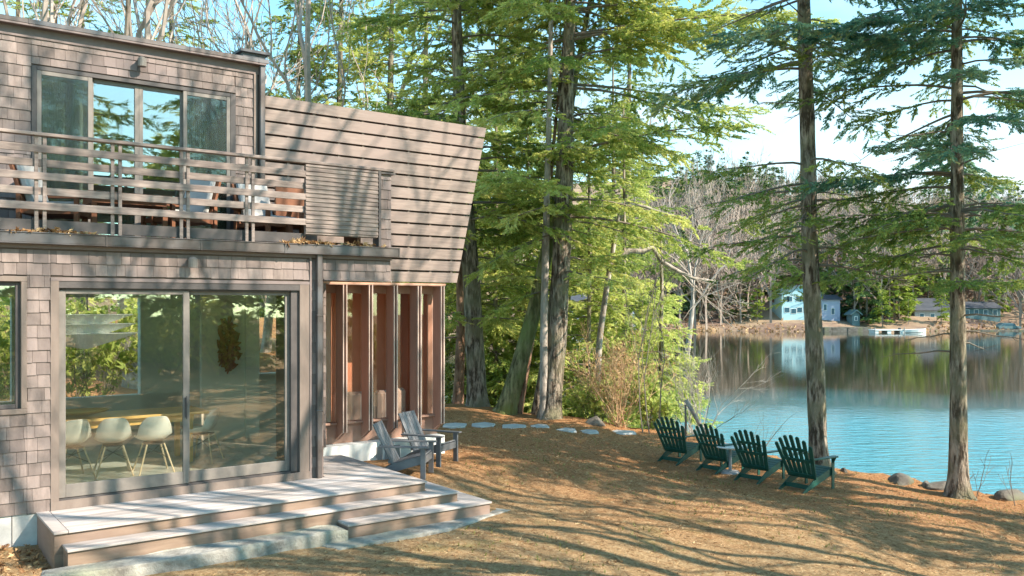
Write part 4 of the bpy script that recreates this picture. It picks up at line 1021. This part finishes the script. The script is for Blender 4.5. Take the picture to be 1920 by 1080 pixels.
# olive pine at the top left
conifer('pine_tree', [(150,900),(152,200),(155,-80)], 31, [16,12,6], 'olive pine among the bare trees above the roof', 'tree', 'pines behind the house', 'bark', 'needle_olive', 96,
  [cr(h0=6,h1=15,nbr=40,Lf=lambda t:3.2-2.2*t,droop=.1,gap=.28,sp=.42,tone0=.6,dens=.7)])
conifer('pine_tree', [(100,900),(102,200),(105,-80)], 28, [14,11,6], 'small crowned green pine above the left upper door', 'tree', 'pines behind the house', 'bark', 'needle', 95,
  [cr(h0=6,h1=14,nbr=40,Lf=lambda t:2.8-1.9*t,droop=.1,gap=.28,sp=.38,tone0=.6,dens=.8)])
conifer('pine_tree', [(318,900),(320,200),(323,-80)], 33, [16,12,6], 'loose green pine above the right half of the roof', 'tree', 'pines behind the house', 'bark', 'needle', 99,
  [cr(h0=6,h1=15,nbr=40,Lf=lambda t:3.0-2.0*t,droop=.1,gap=.28,sp=.42,tone0=.6,dens=.7)])
conifer('pine_tree', [(30,900),(32,200),(35,-80)], 34, [16,12,6], 'teal green pine at the far left above the roof', 'tree', 'pines behind the house', 'bark', 'needle_teal', 97,
  [cr(h0=6,h1=16,nbr=30,Lf=lambda t:3.0-2.2*t,droop=.1,gap=.28,sp=.42,tone0=.5,dens=.7)])
conifer('pine_tree', [(462,900),(463,200),(464,60)], 38, [12,8,3], 'small teal pine tip behind the roof corner', 'tree', 'pines behind the house', 'bark', 'needle_teal', 98,
  [cr(h0=6,h1=13.5,nbr=34,Lf=lambda t:2.2-2.0*t,droop=.15,gap=.28,sp=.42,tone0=.4,dens=.8)])

# pale crooked tree whose limb reaches over the water
x, y = P(1118, 25.6); cr_root = thing('crooked_tree', (x, y, G(x, y)), 0, 'pale dead tree with a crooked limb bent out over the lake', 'tree')
og = np.array([x, y, G(x, y)])
def pth(l, Y): return [np.array(p)-og for p in pxpath(l, Y)]
me, _ = trunk_mesh('trunk', [np.array([0,0,-.2])]+pth([(1122,650),(1140,520),(1165,380)], 25.6), [.10,.09,.08,.05], M['bark_pale'], 5, 1.3, 12); link('trunk', me, cr_root)
rs = np.random.RandomState(9)
for l_, rr_ in (([(1140,510),(1180,470),(1205,472),(1225,464),(1240,490),(1270,508),(1300,522),(1345,528)],[.085,.085,.085,.08,.07,.06,.045,.03]),
                ([(1152,440),(1175,380),(1210,388),(1250,402),(1290,410)],[.05,.05,.045,.035,.02])):
    pts = pth(l_, 25.6); segs = []
    mb = MB(); mb.tube(pts, rr_, 8); mb.build('limb', M['bark_pale'], cr_root, smooth=True)
tw = []
for l_ in ([(1270,508),(1300,522),(1345,528),(1240,490)]):
    p0 = pth([l_], 25.6)[0]
    for k in range(3): bare_segs(p0, rs.normal(0,1,3)*np.array([1,.5,.6])+np.array([.7,0,.1]), .9, .018, 3, rs, tw, .6, 2, .0, .005)
link('twigs', trimesh('twigs', [(segtris(tw, 3), 0, None)], [M['twig_pale']]), cr_root)

# shrubs and saplings
def shrub(name, x, y, n, H, spr, mat, label, seed, cat='shrub', lvl=3, r=.012, group=None, leaf=None, up=.35, minr=.003, z=None):
    rs = np.random.RandomState(seed); out = []
    for k in range(n):
        a = rs.uniform(0, 6.28); s_ = rs.uniform(.1, spr); d_ = np.array([math.cos(a)*s_, math.sin(a)*s_, 1.]); d_ /= np.linalg.norm(d_)
        bare_segs([rs.normal(0,.12), rs.normal(0,.12), -.05], d_, H*.45*rs.uniform(.7,1.1), r, lvl, rs, out, .45, 2, up, minr, .66)
    parts = [(segtris(out, 3), 0, None)]; mats = [M[mat]]
    root = thing(name, (x, y, G(x, y) if z is None else z), 0, label, cat, group)
    link('stems', trimesh('stems', parts, mats), root)
    if leaf:
        S = np.array(out); k = rs.choice(len(S), min(len(S), leaf[1]), replace=len(S) < leaf[1]); p_ = S[k,3:6]+rs.normal(0,.05,(len(k),3))
        V, T = sprays(p_, rs.normal(0,1,(len(k),3)), rs.uniform(.07,.16,len(k))*leaf[2], rs, FT, 1.0, tone=rs.normal(.6,.2,len(k)))
        link('foliage', trimesh('foliage', [(V, 0, T)], [M[leaf[0]]]), root)
    return root
x, y = P(1163, 24.0); shrub('tan_shrub', x, y, 34, 2.3, .75, 'twig_gold', 'dense tan shrub of fine twigs behind the grey boulder', 31, lvl=4, r=.010, leaf=('dryleaf', 900, .6))
x, y = P(1120, 24.9); shrub('lime_shrub', x, y, 18, 1.7, .8, 'twig', 'lime green bush between the thickest trunk and the tan shrub', 32, leaf=('needle_lime', 2600, 1.3))
x, y = P(1225, 24.3); shrub('lime_shrub', x, y, 16, 1.6, .8, 'twig', 'lime green bush right of the tan shrub at the bank edge', 33, leaf=('needle_lime', 2200, 1.3))
x, y = P(1310, 26.5); shrub('bare_shrub', x, y, 18, 3.4, .9, 'twig_pale', 'wide bare shrub with pale twigs hanging over the lake', 34, lvl=4, r=.016, up=.1, z=-1.8)
x, y = P(1265, 24.6); shrub('bare_shrub', x, y, 12, 1.5, .9, 'twig_pale', 'low bare shrub behind the first green chair', 35, lvl=4, r=.010)
for i, (px, Y, H, lab) in enumerate(((1206,23.2,3.6,'leftmost of the three thin saplings left of the green chairs'),(1218,23.0,3.9,'middle one of the three thin saplings left of the green chairs'),(1236,22.8,3.3,'sapling closest to the first green chair'),
        (1830,17.7,.95,'short upright twig just right of the right trunk'),(1812,17.9,.6,'lowest twig beside the right trunk'),(1904,17.3,1.0,'upright twig near the right edge of the photo'),(1350,25.5,3.1,'thin dark sapling leaning right over the water'))):
    x, y = P(px, Y); rs = np.random.RandomState(i+400); out = []
    bare_segs([0,0,-.05], np.array([.02 if px != 1350 else .8, 0, 1.]), H*.55, .018 if H > 2 else .010, 3 if H > 2 else 2, rs, out, .4, 2, .3, .004, .7)
    o = link('sapling', trimesh('sapling', [(segtris(out, 5), 0, None)], [M['twig']])); o.location = (x, y, G(x, y)); tag(o, lab, 'sapling', 'thin saplings at the near shore')
# broken leaning post and the upright stake that props it
x, y = P(1286, 21.9); g = G(x, y)
o = MB(); o.tube([(.62,-.1,.0),(.3,-.05,.45),(0,0,.98)], [.045,.05,.055], 9); o = o.build('leaning_log', M['bark_pale'], smooth=True); o.location = (x, y, g); tag(o, 'pale mossy ended log leaning on a stake behind the first two green chairs', 'log')
o = MB(); o.tube([(0,.06,-.1),(.01,.06,.4),(0,.06,.86)], [.03,.028,.025], 8); o = o.build('wooden_stake', M['twig'], smooth=True); o.location = (x, y, g); tag(o, 'dark upright stake holding up the leaning log', 'stake')

# trees to the right of and behind the camera: they shade the lawn and show in the glass
sh = [(13.2,13.3,20,'hemlock'),(16.5,11,19,'hemlock'),(19,.2,20,'hemlock'),(20,7.5,21,'thin'),(14,-7,20,'hemlock'),(6,-12,18,'hemlock'),(22,-6,20,'hemlock'),(20,-15,21,'hemlock'),(12,-17,19,'hemlock')]
pro = None
for i, (x, y, H, k) in enumerate(sh):
    if k == 'thin':
        root = thing('hemlock_tree', (x, y, G(x, y)), 0, 'thin crowned hemlock whose boughs shade the house front', 'tree', 'thin hemlocks shading the house')
        me, (pp, rr, q) = trunk_mesh('trunk', [(0,0,-.2),(.15,.1,5),(0,.2,10),(.1,0,H)], [.20,.17,.12,.03], M['bark'], 40+i, 1.5); link('trunk', me, root)
        s1, V1, T1 = conifer_crown(pp, rr, q, 9, H-.3, 30, lambda t: 3.6-2.2*t, 300+i, droop=.2, el=(-.05,.25), gap=.3, sp=.46, tmpl=FT, dens=.8, tone0=.6, skip=.3, bare=.25)
        link('crown', trimesh('crown', [(segtris(s1, 3), 0, None), (V1, 1, T1)], [M['twig'], M['needle']]), root); continue
    if pro is None or i == 3:
        root = thing('hemlock_tree', (x, y, G(x, y)), 0, 'tall hemlock mirrored in the sliding glass door', 'tree', 'hemlocks mirrored in the glass')
        me, (pp, rr, q) = trunk_mesh('trunk', [(0,0,-.2),(.15,.1,5),(0,.2,10),(.1,0,H)], [.30,.25,.18,.04], M['bark'], 40+i, 1.5); link('trunk', me, root)
        s1, V1, T1 = conifer_crown(pp, rr, q, 4.0 if i else 6.5, H-.3, 62, lambda t: 4.4-2.6*t, 300+i, droop=.2, el=(-.05,.25), gap=.24, sp=.46, dens=.8, tone0=.6)
        link('crown', trimesh('crown', [(segtris(s1, 3), 0, None), (V1, 1, T1)], [M['twig'], M['needle']]), root); pro = root
    else:
        root = copy_tree(pro); root.location = (x, y, G(x, y)); root.rotation_euler = (0, 0, i*1.7)
for i, (x, y, H, ln) in enumerate(((9.8,5.2,20,(-.03,.0)),(11,8.0,14,(.04,-.02)),(13.5,2.6,20,(0,0)),(7.2,6.7,15.5,(-.02,.01)),(10.6,6.9,17,(0,0)),(17,7,15,(0,0)),(8.5,7.2,13,(.05,-.05)))):
    bare_tree('bare_tree', x, y, H, .16, 'bare tree mirrored in the sliding glass door', 230+i, lean=ln, group='bare trees mirrored in the glass', lvl=4, minr=.016, mat='bark', tw='twig', split=.45)
for i, (x, y) in enumerate(((15,-7),(12,-11),(16,-12),(20,-5),(24,-3),(19,-9),(9,-15),(22,-8),(13,-15),(25,-7),(17,-5.5),(11,-13))):
    if i == 0: lp = shrub('laurel_shrub', x, y, 16, 3.2, .8, 'twig', 'leafy green shrub mirrored in the sliding glass door', 36, group='shrubs mirrored in the glass', leaf=('needle_lime', 3000, 1.8))
    else:
        o = copy_tree(lp); o.location = (x, y, G(x, y)); o.rotation_euler = (0,0,i*1.1)

ev = None
for i, (x, y) in enumerate(((17,-10),(21,-7),(25,-4),(13,-14),(19,-13),(24,-10),(28,-8),(9,-18),(15,-18),(21,-17),(27,-13),(30,-3))):
    if ev is None:
        ev = thing('young_hemlock', (x, y, G(x, y)), 0, 'bushy young hemlock mirrored low in the sliding glass door', 'tree', 'young hemlocks mirrored in the glass')
        me, (pp, rr, q) = trunk_mesh('trunk', [(0,0,-.2),(.1,0,5),(0,0,10)], [.14,.10,.02], M['bark'], 71, 1.3, 10); link('trunk', me, ev)
        s1, V1, T1 = conifer_crown(pp, rr, q, .5, 9.8, 70, lambda t: 3.4-2.7*t, 710, droop=.15, el=(-.05,.25), gap=.3, sp=.6, tmpl=FT, dens=.8, tone0=.55)
        link('crown', trimesh('crown', [(segtris(s1, 3), 0, None), (V1, 1, T1)], [M['twig'], M['needle_lime']]), ev)
    else:
        o = copy_tree(ev); o.location = (x, y, G(x, y)); o.rotation_euler = (0,0,i*2.1); o.scale = (1,1,.8+.5*((i*37)%10)/10)
for i, (u, v) in enumerate(((-1.5,-10),(.6,-9.2),(2.4,-10.5),(-4,-9.5),(4.2,-9.6),(-2.6,-12),(1.5,-12.5))):
    x, y = UV(u, v); o = copy_tree(lp); o.location = (x, y, G(x, y)); o.rotation_euler = (0,0,i*1.3); o['group'] = 'shrubs behind the house'
    o['label'] = 'leafy shrub behind the house seen through its back windows'

# ---------------------------------------------------------------- far shore
def far_bare(seed, H):
    rs = np.random.RandomState(seed); out = []
    out.append([0,0,-.5, .1,0,H*.35, .17, .13])
    for k in range(4):
        a = rs.uniform(0,6.28); s_ = .15+.3*rs.rand() if k else .08
        bare_segs([.1,0,H*(.35-.1*(k > 1))], [math.cos(a)*s_, math.sin(a)*s_, 1], H*.25, .11, 4, rs, out, .45, 2, .3, .030, .74)
    return trimesh('bare_tree', [(segtris(out, 3), 0, None)], [M['twig_far']])
M['twig_far'] = noisy('twig_far', (.24,.175,.14), (.46,.36,.30), .3, .9, 0)
M['needle_far'] = leafmat('needle_far', (.035,.085,.05), (.09,.16,.06), (.28,.34,.07), .3)
M['needle_farlime'] = leafmat('needle_farlime', (.12,.19,.04), (.26,.34,.05), (.46,.50,.09), .4)
def far_con(seed, H, Lb, mat):
    rs = np.random.RandomState(seed); pp = np.array([[0,0,-.5],[0,0,H*.5],[0,0,H]]); q = np.array([0,H*.5,H]); rr = np.array([.22,.13,.03])
    s1, V, T = conifer_crown(pp, rr, q, H*.10, H-.2, int(H*4.2), lambda t: Lb*(1-.85*t), seed, droop=.15, gap=.5, sp=1.0, tmpl=FT, dens=1.1, tone0=.5)
    s1 = [[0,0,-.5,0,0,H*.5,.2,.12],[0,0,H*.5,0,0,H,.12,.02]]+s1[::2]
    return trimesh('conifer', [(segtris(s1, 3), 0, None), (V, 1, T)], [M['twig'], M[mat]])
FB = [far_bare(500+i, 12+i) for i in range(4)]
FC = [far_con(520+i, 14+1.5*i, 3.0+.3*i, 'needle_far') for i in range(3)]; FL = [far_con(530+i, 11+2*i, 3.4, 'needle_farlime') for i in range(2)]
rs = np.random.RandomState(77); nb = nc = 0
placed = []
def clear(px, Y):     # keep the far houses in the open
    return not ((1455 < px < 1600 and Y < 165) or (1690 < px < 1910 and Y < 163))
tries = 0
while nb < 280 and tries < 5000:
    tries += 1; px = rs.uniform(1180, 1990); Y = 149+75*rs.rand()**1.4; x = (px-960)/F*Y
    if not clear(px, Y) or any((x-a)**2+(Y-b)**2 < 4 for a, b in placed): continue
    placed.append((x, Y)); o = link('bare_tree', FB[nb % 4]); o.location = (x, Y, G(x, Y)); s_ = rs.uniform(.8,1.15); o.scale = (s_*1.35, s_*1.35, s_); o.rotation_euler = (0,0,rs.uniform(0,6))
    tag(o, 'grey leafless tree, one of many covering the hillside across the lake', 'tree', 'bare trees across the lake'); nb += 1
greens = [(1625,152,1.1,0),(1600,156,1.05,1),(1645,158,1.2,2),(1388,156,.75,0),(1320,160,.9,1),(1275,157,1.0,2),(1755,175,1.1,1),(1250,170,1.1,0),(1850,185,1.1,2),(1900,178,1.05,0)]
for i, (px, Y, s_, k) in enumerate(greens):
    x = (px-960)/F*Y; o = link('conifer', FC[k]); o.location = (x, Y, G(x, Y)); o.scale = (s_,)*3
    tag(o, ['dark blue green conifer right of the pale trunk on the far shore','conifer left of the darkest one on the far shore','broad dark conifer beside the yellow green ones on the far shore','small conifer left of the pale blue house','conifer on the far shore well left of the pale blue house','green conifer seen through the bare shrub across the lake','dark conifer above the grey lodge across the lake','conifer at the left end of the far shore','tall conifer above the teal lodge across the lake','dark conifer near the right edge across the lake'][i], 'tree', 'green conifers across the lake')
limes = [(1703,150.5,.45,0),(1765,151,.5,1),(1668,152,.85,0),(1685,154,1.0,1),(1712,157,.95,1),(1740,160,.8,0),(1420,152,.55,0),(1780,166,.8,1),(1655,149,.6,0)]
for i, (px, Y, s_, k) in enumerate(limes):
    x = (px-960)/F*Y; o = link('conifer', FL[k]); o.location = (x, Y, G(x, Y)); o.scale = (s_,)*3; o.rotation_euler = (0,0,i)
    tag(o, ['small yellow green tree at the left corner of the grey lodge','small yellow green tree in front of the grey lodge, left of the right trunk','yellow green conifer behind the floating dock','tallest yellow green conifer across the lake','yellow green conifer above the dark roof','small yellow green conifer right of the dark roof','thin yellow green tree left of the pale blue house','yellow green conifer just left of the right trunk','lowest yellow green tree at the water behind the dock'][i], 'tree', 'yellow green conifers across the lake')
k = 0
while k < 150:
    px = rs.uniform(1180, 1990); Y = 158+95*rs.rand(); x = (px-960)/F*Y
    if any((x-a)**2+(Y-b)**2 < 5 for a, b in placed): continue
    placed.append((x, Y)); o = link('conifer', (FC+FL)[rs.choice(5, p=[.27,.27,.2,.13,.13])]); o.location = (x, Y, G(x, Y)); s_ = rs.uniform(.6,1.05); o.scale = (s_,)*3; o.rotation_euler = (0,0,rs.uniform(0,6))
    tag(o, 'green conifer scattered among the bare trees high on the far hillside', 'tree', 'conifers high on the far hillside'); k += 1
# the wood behind and to the sides reads as one mass
Vb = np.empty(0); parts = []
def mesh_tris(me):
    V = np.empty(len(me.vertices)*3, np.float32); me.vertices.foreach_get('co', V); V = V.reshape(-1,3)
    mi = np.empty(len(me.polygons), np.int32); me.polygons.foreach_get('material_index', mi)
    tn = np.empty(len(me.polygons), np.float32); me.attributes['tone'].data.foreach_get('value', tn)
    return V, mi, tn
srcB = [mesh_tris(m_) for m_ in FB[:2]]; srcC = [mesh_tris(m_) for m_ in FC[:2]]
for k in range(230):
    left = k < 70
    if left: px = rs.uniform(300, 1240); Y = rs.uniform(152, 215)
    else: px = rs.uniform(1150, 2020); Y = rs.uniform(215, 290)
    x = (px-960)/F*Y; isb = rs.rand() < .62
    V, mi, tn = (srcB if isb else srcC)[rs.randint(2)]; s_ = rs.uniform(.8,1.2); a = rs.uniform(0,6); ca, sa = math.cos(a)*s_, math.sin(a)*s_
    W_ = np.stack([V[:,0]*ca-V[:,1]*sa+x, V[:,0]*sa+V[:,1]*ca+Y, V[:,2]*s_+G(x, Y)], 1)
    sel = np.repeat(mi == 0, 3)
    parts.append((W_[sel], 0 if isb else 2, tn[mi == 0]))
    if not isb: parts.append((W_[~sel], 1, tn[mi == 1]))
tag(link('hillside_wood', trimesh('hillside_wood', parts, [M['twig_far'], M['needle_far'], M['twig']])), 'mixed bare and evergreen wood on the ridge beyond the lake', 'wood', kind='stuff')
# twiggy russet understorey on the slope
rs = np.random.RandomState(19); n = 9000; px_ = rs.uniform(1150, 1990, n); yy = 153+95*rs.rand(n); xx = (px_-960)/F*yy
keep = ~(((px_ > 1455) & (px_ < 1620) & (yy < 166)) | ((px_ > 1690) & (px_ < 1915) & (yy < 165))); xx, yy = xx[keep], yy[keep]
h_ = rs.uniform(0, 1, len(xx))**1.5*6.5; pos = np.stack([xx, yy, gz(xx, yy)+h_], 1)
V, T = sprays(pos, rs.normal(0,1,(len(pos),3))+[0,0,.7], rs.uniform(.7,1.7,len(pos)), rs, FT, 1, tone=rs.normal(.5,.25,len(pos)))
M['russet'] = leafmat('russet', (.22,.13,.10), (.36,.25,.19), (.34,.34,.15), .2)
tag(link('hillside_brush', trimesh('hillside_brush', [(V, 0, T)], [M['russet']])), 'russet twiggy understorey covering the hillside across the lake', 'brush', kind='stuff')
# shore brush
rs = np.random.RandomState(15); pos = []
for k in range(1500):
    x = rs.uniform(0, 110); y = farshore(x)+abs(rs.normal(0, 3))+.5; pos.append((x, y, G(x, y)+rs.uniform(0,.35)))
pos = np.array(pos); px_ = 960+F*pos[:,0]/pos[:,1]; pos = pos[~((px_ > 1535) & (px_ < 1735))]
V, T = sprays(pos, rs.normal(0,1,(len(pos),3))+[0,0,.8], rs.uniform(.3,.7,len(pos)), rs, FT, 1, tone=rs.normal(.5,.2,len(pos)))
tag(link('shore_brush', trimesh('shore_brush', [(V, 0, T)], [M['dryleaf']])), 'tan brush along the far water edge', 'brush', kind='stuff')

def far_at(px, py, Y): return ((px-960)/F*Y, Y, HC+(HY-py)/F*Y)
def windows(root, lst, y, w_, h_):
    for (x, z) in lst:
        f = MB(); f.box(x-w_/2-.07, x+w_/2+.07, y-.05, y, z-.07, z+h_+.07); f = f.build('window', M['white'], root)
        g = MB(); g.box(x-w_/2, x+w_/2, y-.07, y-.052, z, z+h_); g.box(x-.03, x+.03, y-.08, y-.071, z, z+h_); g.build('pane', M['farglass'], f)
def bldg(name, px0, px1, pyb, pyt, Y, depth, wall, roof, rise, label, wins, gable=True, cat='house', rot=0):
    x0, _, zb_ = far_at(px0, pyb, Y); x1, _, zt_ = far_at(px1, pyt, Y); w_ = x1-x0; h = zt_-zb_
    root = thing(name, (x0, Y, zb_), rot, label, cat)
    a = MB(); a.box(0, w_, 0, depth, -2.5, h)
    if gable: a.prism([(0, h), (w_, h), (w_/2, h+rise)], 0, depth)
    a.build('wall', wall, root)
    a = MB()
    if gable:
        for s_ in (0, 1):
            xa, xb = (-.35, w_/2) if s_ == 0 else (w_+.35, w_/2); za = h-rise*.35/(w_/2)
            a.add([(xa,-.4,za),(xb,-.4,h+rise),(xb,depth+.4,h+rise),(xa,depth+.4,za),(xa,-.4,za+.18),(xb,-.4,h+rise+.18),(xb,depth+.4,h+rise+.18),(xa,depth+.4,za+.18)],
                  [(0,1,2,3),(4,5,6,7),(0,1,5,4),(1,2,6,5),(2,3,7,6),(3,0,4,7)])
    else:
        a.prism([(-.5, h),(depth+.5, h),(depth/2, h+rise)], -.4, w_+.4, axis='x')
    a.build('roof', roof, root)
    windows(root, [(w_*f, h*g_) for f, g_, in [(q[0], q[1]) for q in wins]], 0, wins[0][2], wins[0][3])
    return root
bldg('blue_house', 1466, 1540, 600, 551, 152, 7, M['farblue'], M['farteal'], 1.4, 'pale blue two storey house across the lake behind the pale trunk',
     [(.11,.72,.85,.8),(.20,.72,.85,.8),(.42,.72,.85,.8),(.52,.72,.85,.8),(.13,.30,.9,1.5),(.30,.25,.9,1.6),(.45,.30,.9,1.5),(.62,.30,.9,1.5),(.8,.30,.9,1.5)])
bldg('blue_wing', 1540, 1575, 592, 562, 153, 6, M['farlav'], M['fardark'], .9, 'lavender low wing with a dark roof to the right of the pale blue house', [(.2,.35,.5,1.0),(.62,.1,.9,1.7)], gable=False, cat='cottage')
bldg('small_shed', 1598, 1612, 606, 588, 150, 2.5, M['farteal'], M['farteal'], .5, 'small teal shed under the dark conifers across the lake', [(.5,.3,.4,.6)], cat='shed')
bldg('grey_lodge', 1715, 1782, 607, 582, 156, 6, M['fargrey'], M['fardark'], 2.2, 'grey stone lodge with a wide dark roof left of the right trunk', [(.2,.35,.7,.9),(.5,.35,.7,.9),(.82,.1,1.2,1.6)], gable=False, cat='lodge')
bldg('teal_lodge', 1806, 1876, 596, 578, 157, 6, M['farteal'], M['fardark'], 1.2, 'long teal lodge with white posts right of the right trunk', [(.1,.3,.7,.9),(.35,.3,.7,.9),(.6,.3,.7,.9),(.85,.3,.7,.9)], gable=False, cat='lodge')
bldg('blue_cottage', 1070, 1190, 606, 572, 118, 6, M['farlav'], M['fardark'], 1.6, 'blue grey cottage glimpsed through the lime green foliage', [(.12,.35,.8,1.0),(.4,.35,.8,1.0),(.65,.35,.8,1.0),(.88,.35,.8,1.0)], gable=False, cat='cottage')
# raise a small point of land under that cottage: its stone terrace
x0, _, z0 = far_at(1060, 606, 117); o = MB(); o.box(x0, x0+10.5, 116, 125, WATER-.6, z0+.02); o = o.build('stone_terrace', M['fargrey']); tag(o, 'grey stone terrace at the water under the blue grey cottage', 'terrace')
# sea wall, dock, boats, car
def far_box(name, px0, px1, pyb, pyt, Y, dep, mat, label, cat, bev=0):
    x0, _, zb_ = far_at(px0, pyb, Y); x1, _, zt_ = far_at(px1, pyt, Y)
    o = MB(); n = max(1, int((x1-x0)/1.2)); r = random.Random(3)
    for k in range(n):
        o.box(x0+(x1-x0)*k/n, x0+(x1-x0)*(k+1)/n-.04, Y+r.uniform(-.05,.05), Y+dep, min(zb_, WATER-.3), zt_+r.uniform(-.03,.03))
    o = o.build(name, mat); return tag(o, label, cat)
far_box('sea_wall', 1546, 1634, 624, 614, 143, 4.5, M['rock'], 'dark stone sea wall in front of the blue houses', 'sea wall')
far_box('sea_wall', 1800, 1925, 626, 619, 146, 4.0, M['rock'], 'low rocky sea wall under the teal lodge', 'sea wall')
dk = thing('floating_dock', ((1662-960)/F*139, 139, WATER), 0, 'pale floating dock at the far shore left of the white boat', 'dock')
s = MB(); s.box(-2.4, 2.4, -1.2, 1.2, .35, .5); s.build('planking', M['white'], dk)
for sx in (-2, 0, 2):
    s = MB(); s.box(sx-.3, sx+.3, -1.1, 1.1, -.1, .349); s.build('float', M['white'], dk)
for sx in (-2.3, 2.3):
    s = MB(); s.tube([(sx,-1.25,-.5),(sx,-1.25,.8)], [.07,.07], 8); s.build('piling', M['fargrey'], dk)
bo = thing('moored_boat', ((1711-960)/F*138.5, 138.5, WATER), 0, 'white boat with a blue side moored right of the floating dock', 'boat')
s = MB(); st = []
for i in range(9):
    f = i/8; x_ = -2.1+4.2*f; hw_ = .8*math.sin(min(1, f*1.6+.25)*math.pi/2)*(1 if f < .6 else max(.02, 1-((f-.6)/.4)**2)); zt_ = .45+.2*f*f
    st.append([(x_, -hw_, zt_), (x_, -hw_*.85, .05), (x_, 0, -.12), (x_, hw_*.85, .05), (x_, hw_, zt_), (x_, hw_*.85, zt_-.02), (x_, hw_*.7, .12), (x_, -hw_*.7, .12), (x_, -hw_*.85, zt_-.02)])
vs = [p for r_ in st for p in r_]; s.add(vs, [(i*9+k, i*9+(k+1)%9, (i+1)*9+(k+1)%9, (i+1)*9+k) for i in range(8) for k in range(9)]+[tuple(range(9)), tuple(range(72,81))])
s.build('hull', M['white'], bo)
s = MB(); s.box(-2.15, -1.95, -.3, .3, .0, .75); s.build('outboard_motor', M['fardark'], bo)
s = MB(); s.box(-.5, -.2, -.65, .65, .3, .36); s.box(.6, .85, -.6, .6, .3, .36); s.build('bench', M['farblue'], bo)
x0, _, z0 = far_at(1889, 598, 151); car = thing('parked_car', (x0, 151, G(x0, 151)), 0, 'teal car parked near the shore beside the teal lodge', 'car')
s = MB(); s.prism([(-1.9,.35),(1.9,.35),(2.0,.7),(1.2,.85),(.6,1.35),(-1.0,1.38),(-1.7,.9),(-1.95,.8)], -.8, .8); s.build('body', M['farteal'], car, .05)
s = MB(); s.prism([(1.05,.88),(.55,1.30),(-.95,1.32),(-1.5,.92)], -.82, -.802); s.build('side_window', M['farglass'], car)
for sx in (-1.2, 1.25):
    for sy in (-.78, .78):
        s = MB(); s.tube([(sx, sy-.1, .32), (sx, sy+.1, .32)], [.32,.32], 14); s.build('wheel', M['dark'], car)

# ---------------------------------------------------------------- litter and grass
def pts_on_lawn(n, rs, xr, yr):
    x = rs.uniform(*xr, n); y = rs.uniform(*yr, n)
    ok = y < np.interp(x, CX, CY)-.1
    u = (x-P0.x)*D.x+(y-P0.y)*D.y; v = (x-P0.x)*N.x+(y-P0.y)*N.y
    ok &= ~((v < 1.95) & (u > -.3) & (u < 5.4) & (v > -1.6)) & ~((v < -1.4) & (u < 6.4)) & ~((u <= -.3) & (v < .05))
    return x[ok], y[ok]
rs = np.random.RandomState(8)
x, y = pts_on_lawn(60000, rs, (-8, 12), (7.5, 24)); z = gz(x, y)
nd = np.array([[(0,-.06,0),(0,.06,0),(1,0,.05)],[(.1,0,0),(.25,.1,.02),(.9,.5,.03)],[(.1,0,0),(.25,-.12,.02),(.8,-.55,.03)]])
V, T = sprays(np.stack([x, y, z+.006], 1), np.stack([rs.normal(size=len(x)), rs.normal(size=len(x)), rs.uniform(0,.35,len(x))], 1), rs.uniform(.02,.085,len(x)), rs, nd, .3, tone=rs.normal(.5,.36,len(x)))
tag(link('pine_needle_litter', trimesh('pine_needle_litter', [(V, 0, T)], [M['dryleaf']])), 'fallen needles and dry leaves covering the lawn', 'litter', kind='stuff')
x, y = pts_on_lawn(9000, rs, (-6, 12), (7.5, 21)); k = (np.sin(x*1.1+1)*np.sin(y*1.4)+.5*np.sin(x*2.7+y*2)) > .35; x, y = x[k], y[k]; z = gz(x, y)
gb = np.array([[(0,-.07,0),(0,.07,0),(.9,0,.0)],[(0,-.06,.05),(0,.06,-.05),(.8,.25,0)],[(0,-.06,-.05),(0,.06,.05),(.75,-.22,.1)]])
V, T = sprays(np.stack([x, y, z], 1), np.stack([rs.normal(0,.4,len(x)), rs.normal(0,.4,len(x)), np.ones(len(x))], 1), rs.uniform(.03,.075,len(x)), rs, gb, 1, tone=rs.normal(.55,.22,len(x)))
tag(link('lawn_grass', trimesh('lawn_grass', [(V, 0, T)], [M['grassblade']])), 'thin tufts of grass among the needles', 'grass', kind='stuff')
# leaves caught in the balcony gutter, debris by the foundation
pos = []
for (u0, u1, n) in ((-.4,.5,160),(2.75,3.55,240),(3.6,4.3,60)):
    for k in range(n):
        u = rs.uniform(u0, u1); v = rs.uniform(.03, .12); xx, yy = UV(u, v); pos.append((xx, yy, 3.175+rs.uniform(0,.05)*math.sin((u-u0)/(u1-u0)*math.pi)))
for k in range(500):
    u = rs.uniform(-1.6,-.15); v = rs.uniform(.02,1.5); xx, yy = UV(u, v); pos.append((xx, yy, G(xx, yy)+rs.uniform(.0,.09)*max(0, 1-v)))
pos = np.array(pos)
V, T = sprays(pos, rs.normal(0,1,(len(pos),3))*[1,1,.3], rs.uniform(.04,.10,len(pos)), rs, FT, .5, tone=rs.normal(.55,.25,len(pos)))
tag(link('fallen_leaves', trimesh('fallen_leaves', [(V, 0, T)], [M['dryleaf']])), 'orange brown leaves caught in the balcony gutter and by the foundation', 'leaves', kind='stuff')
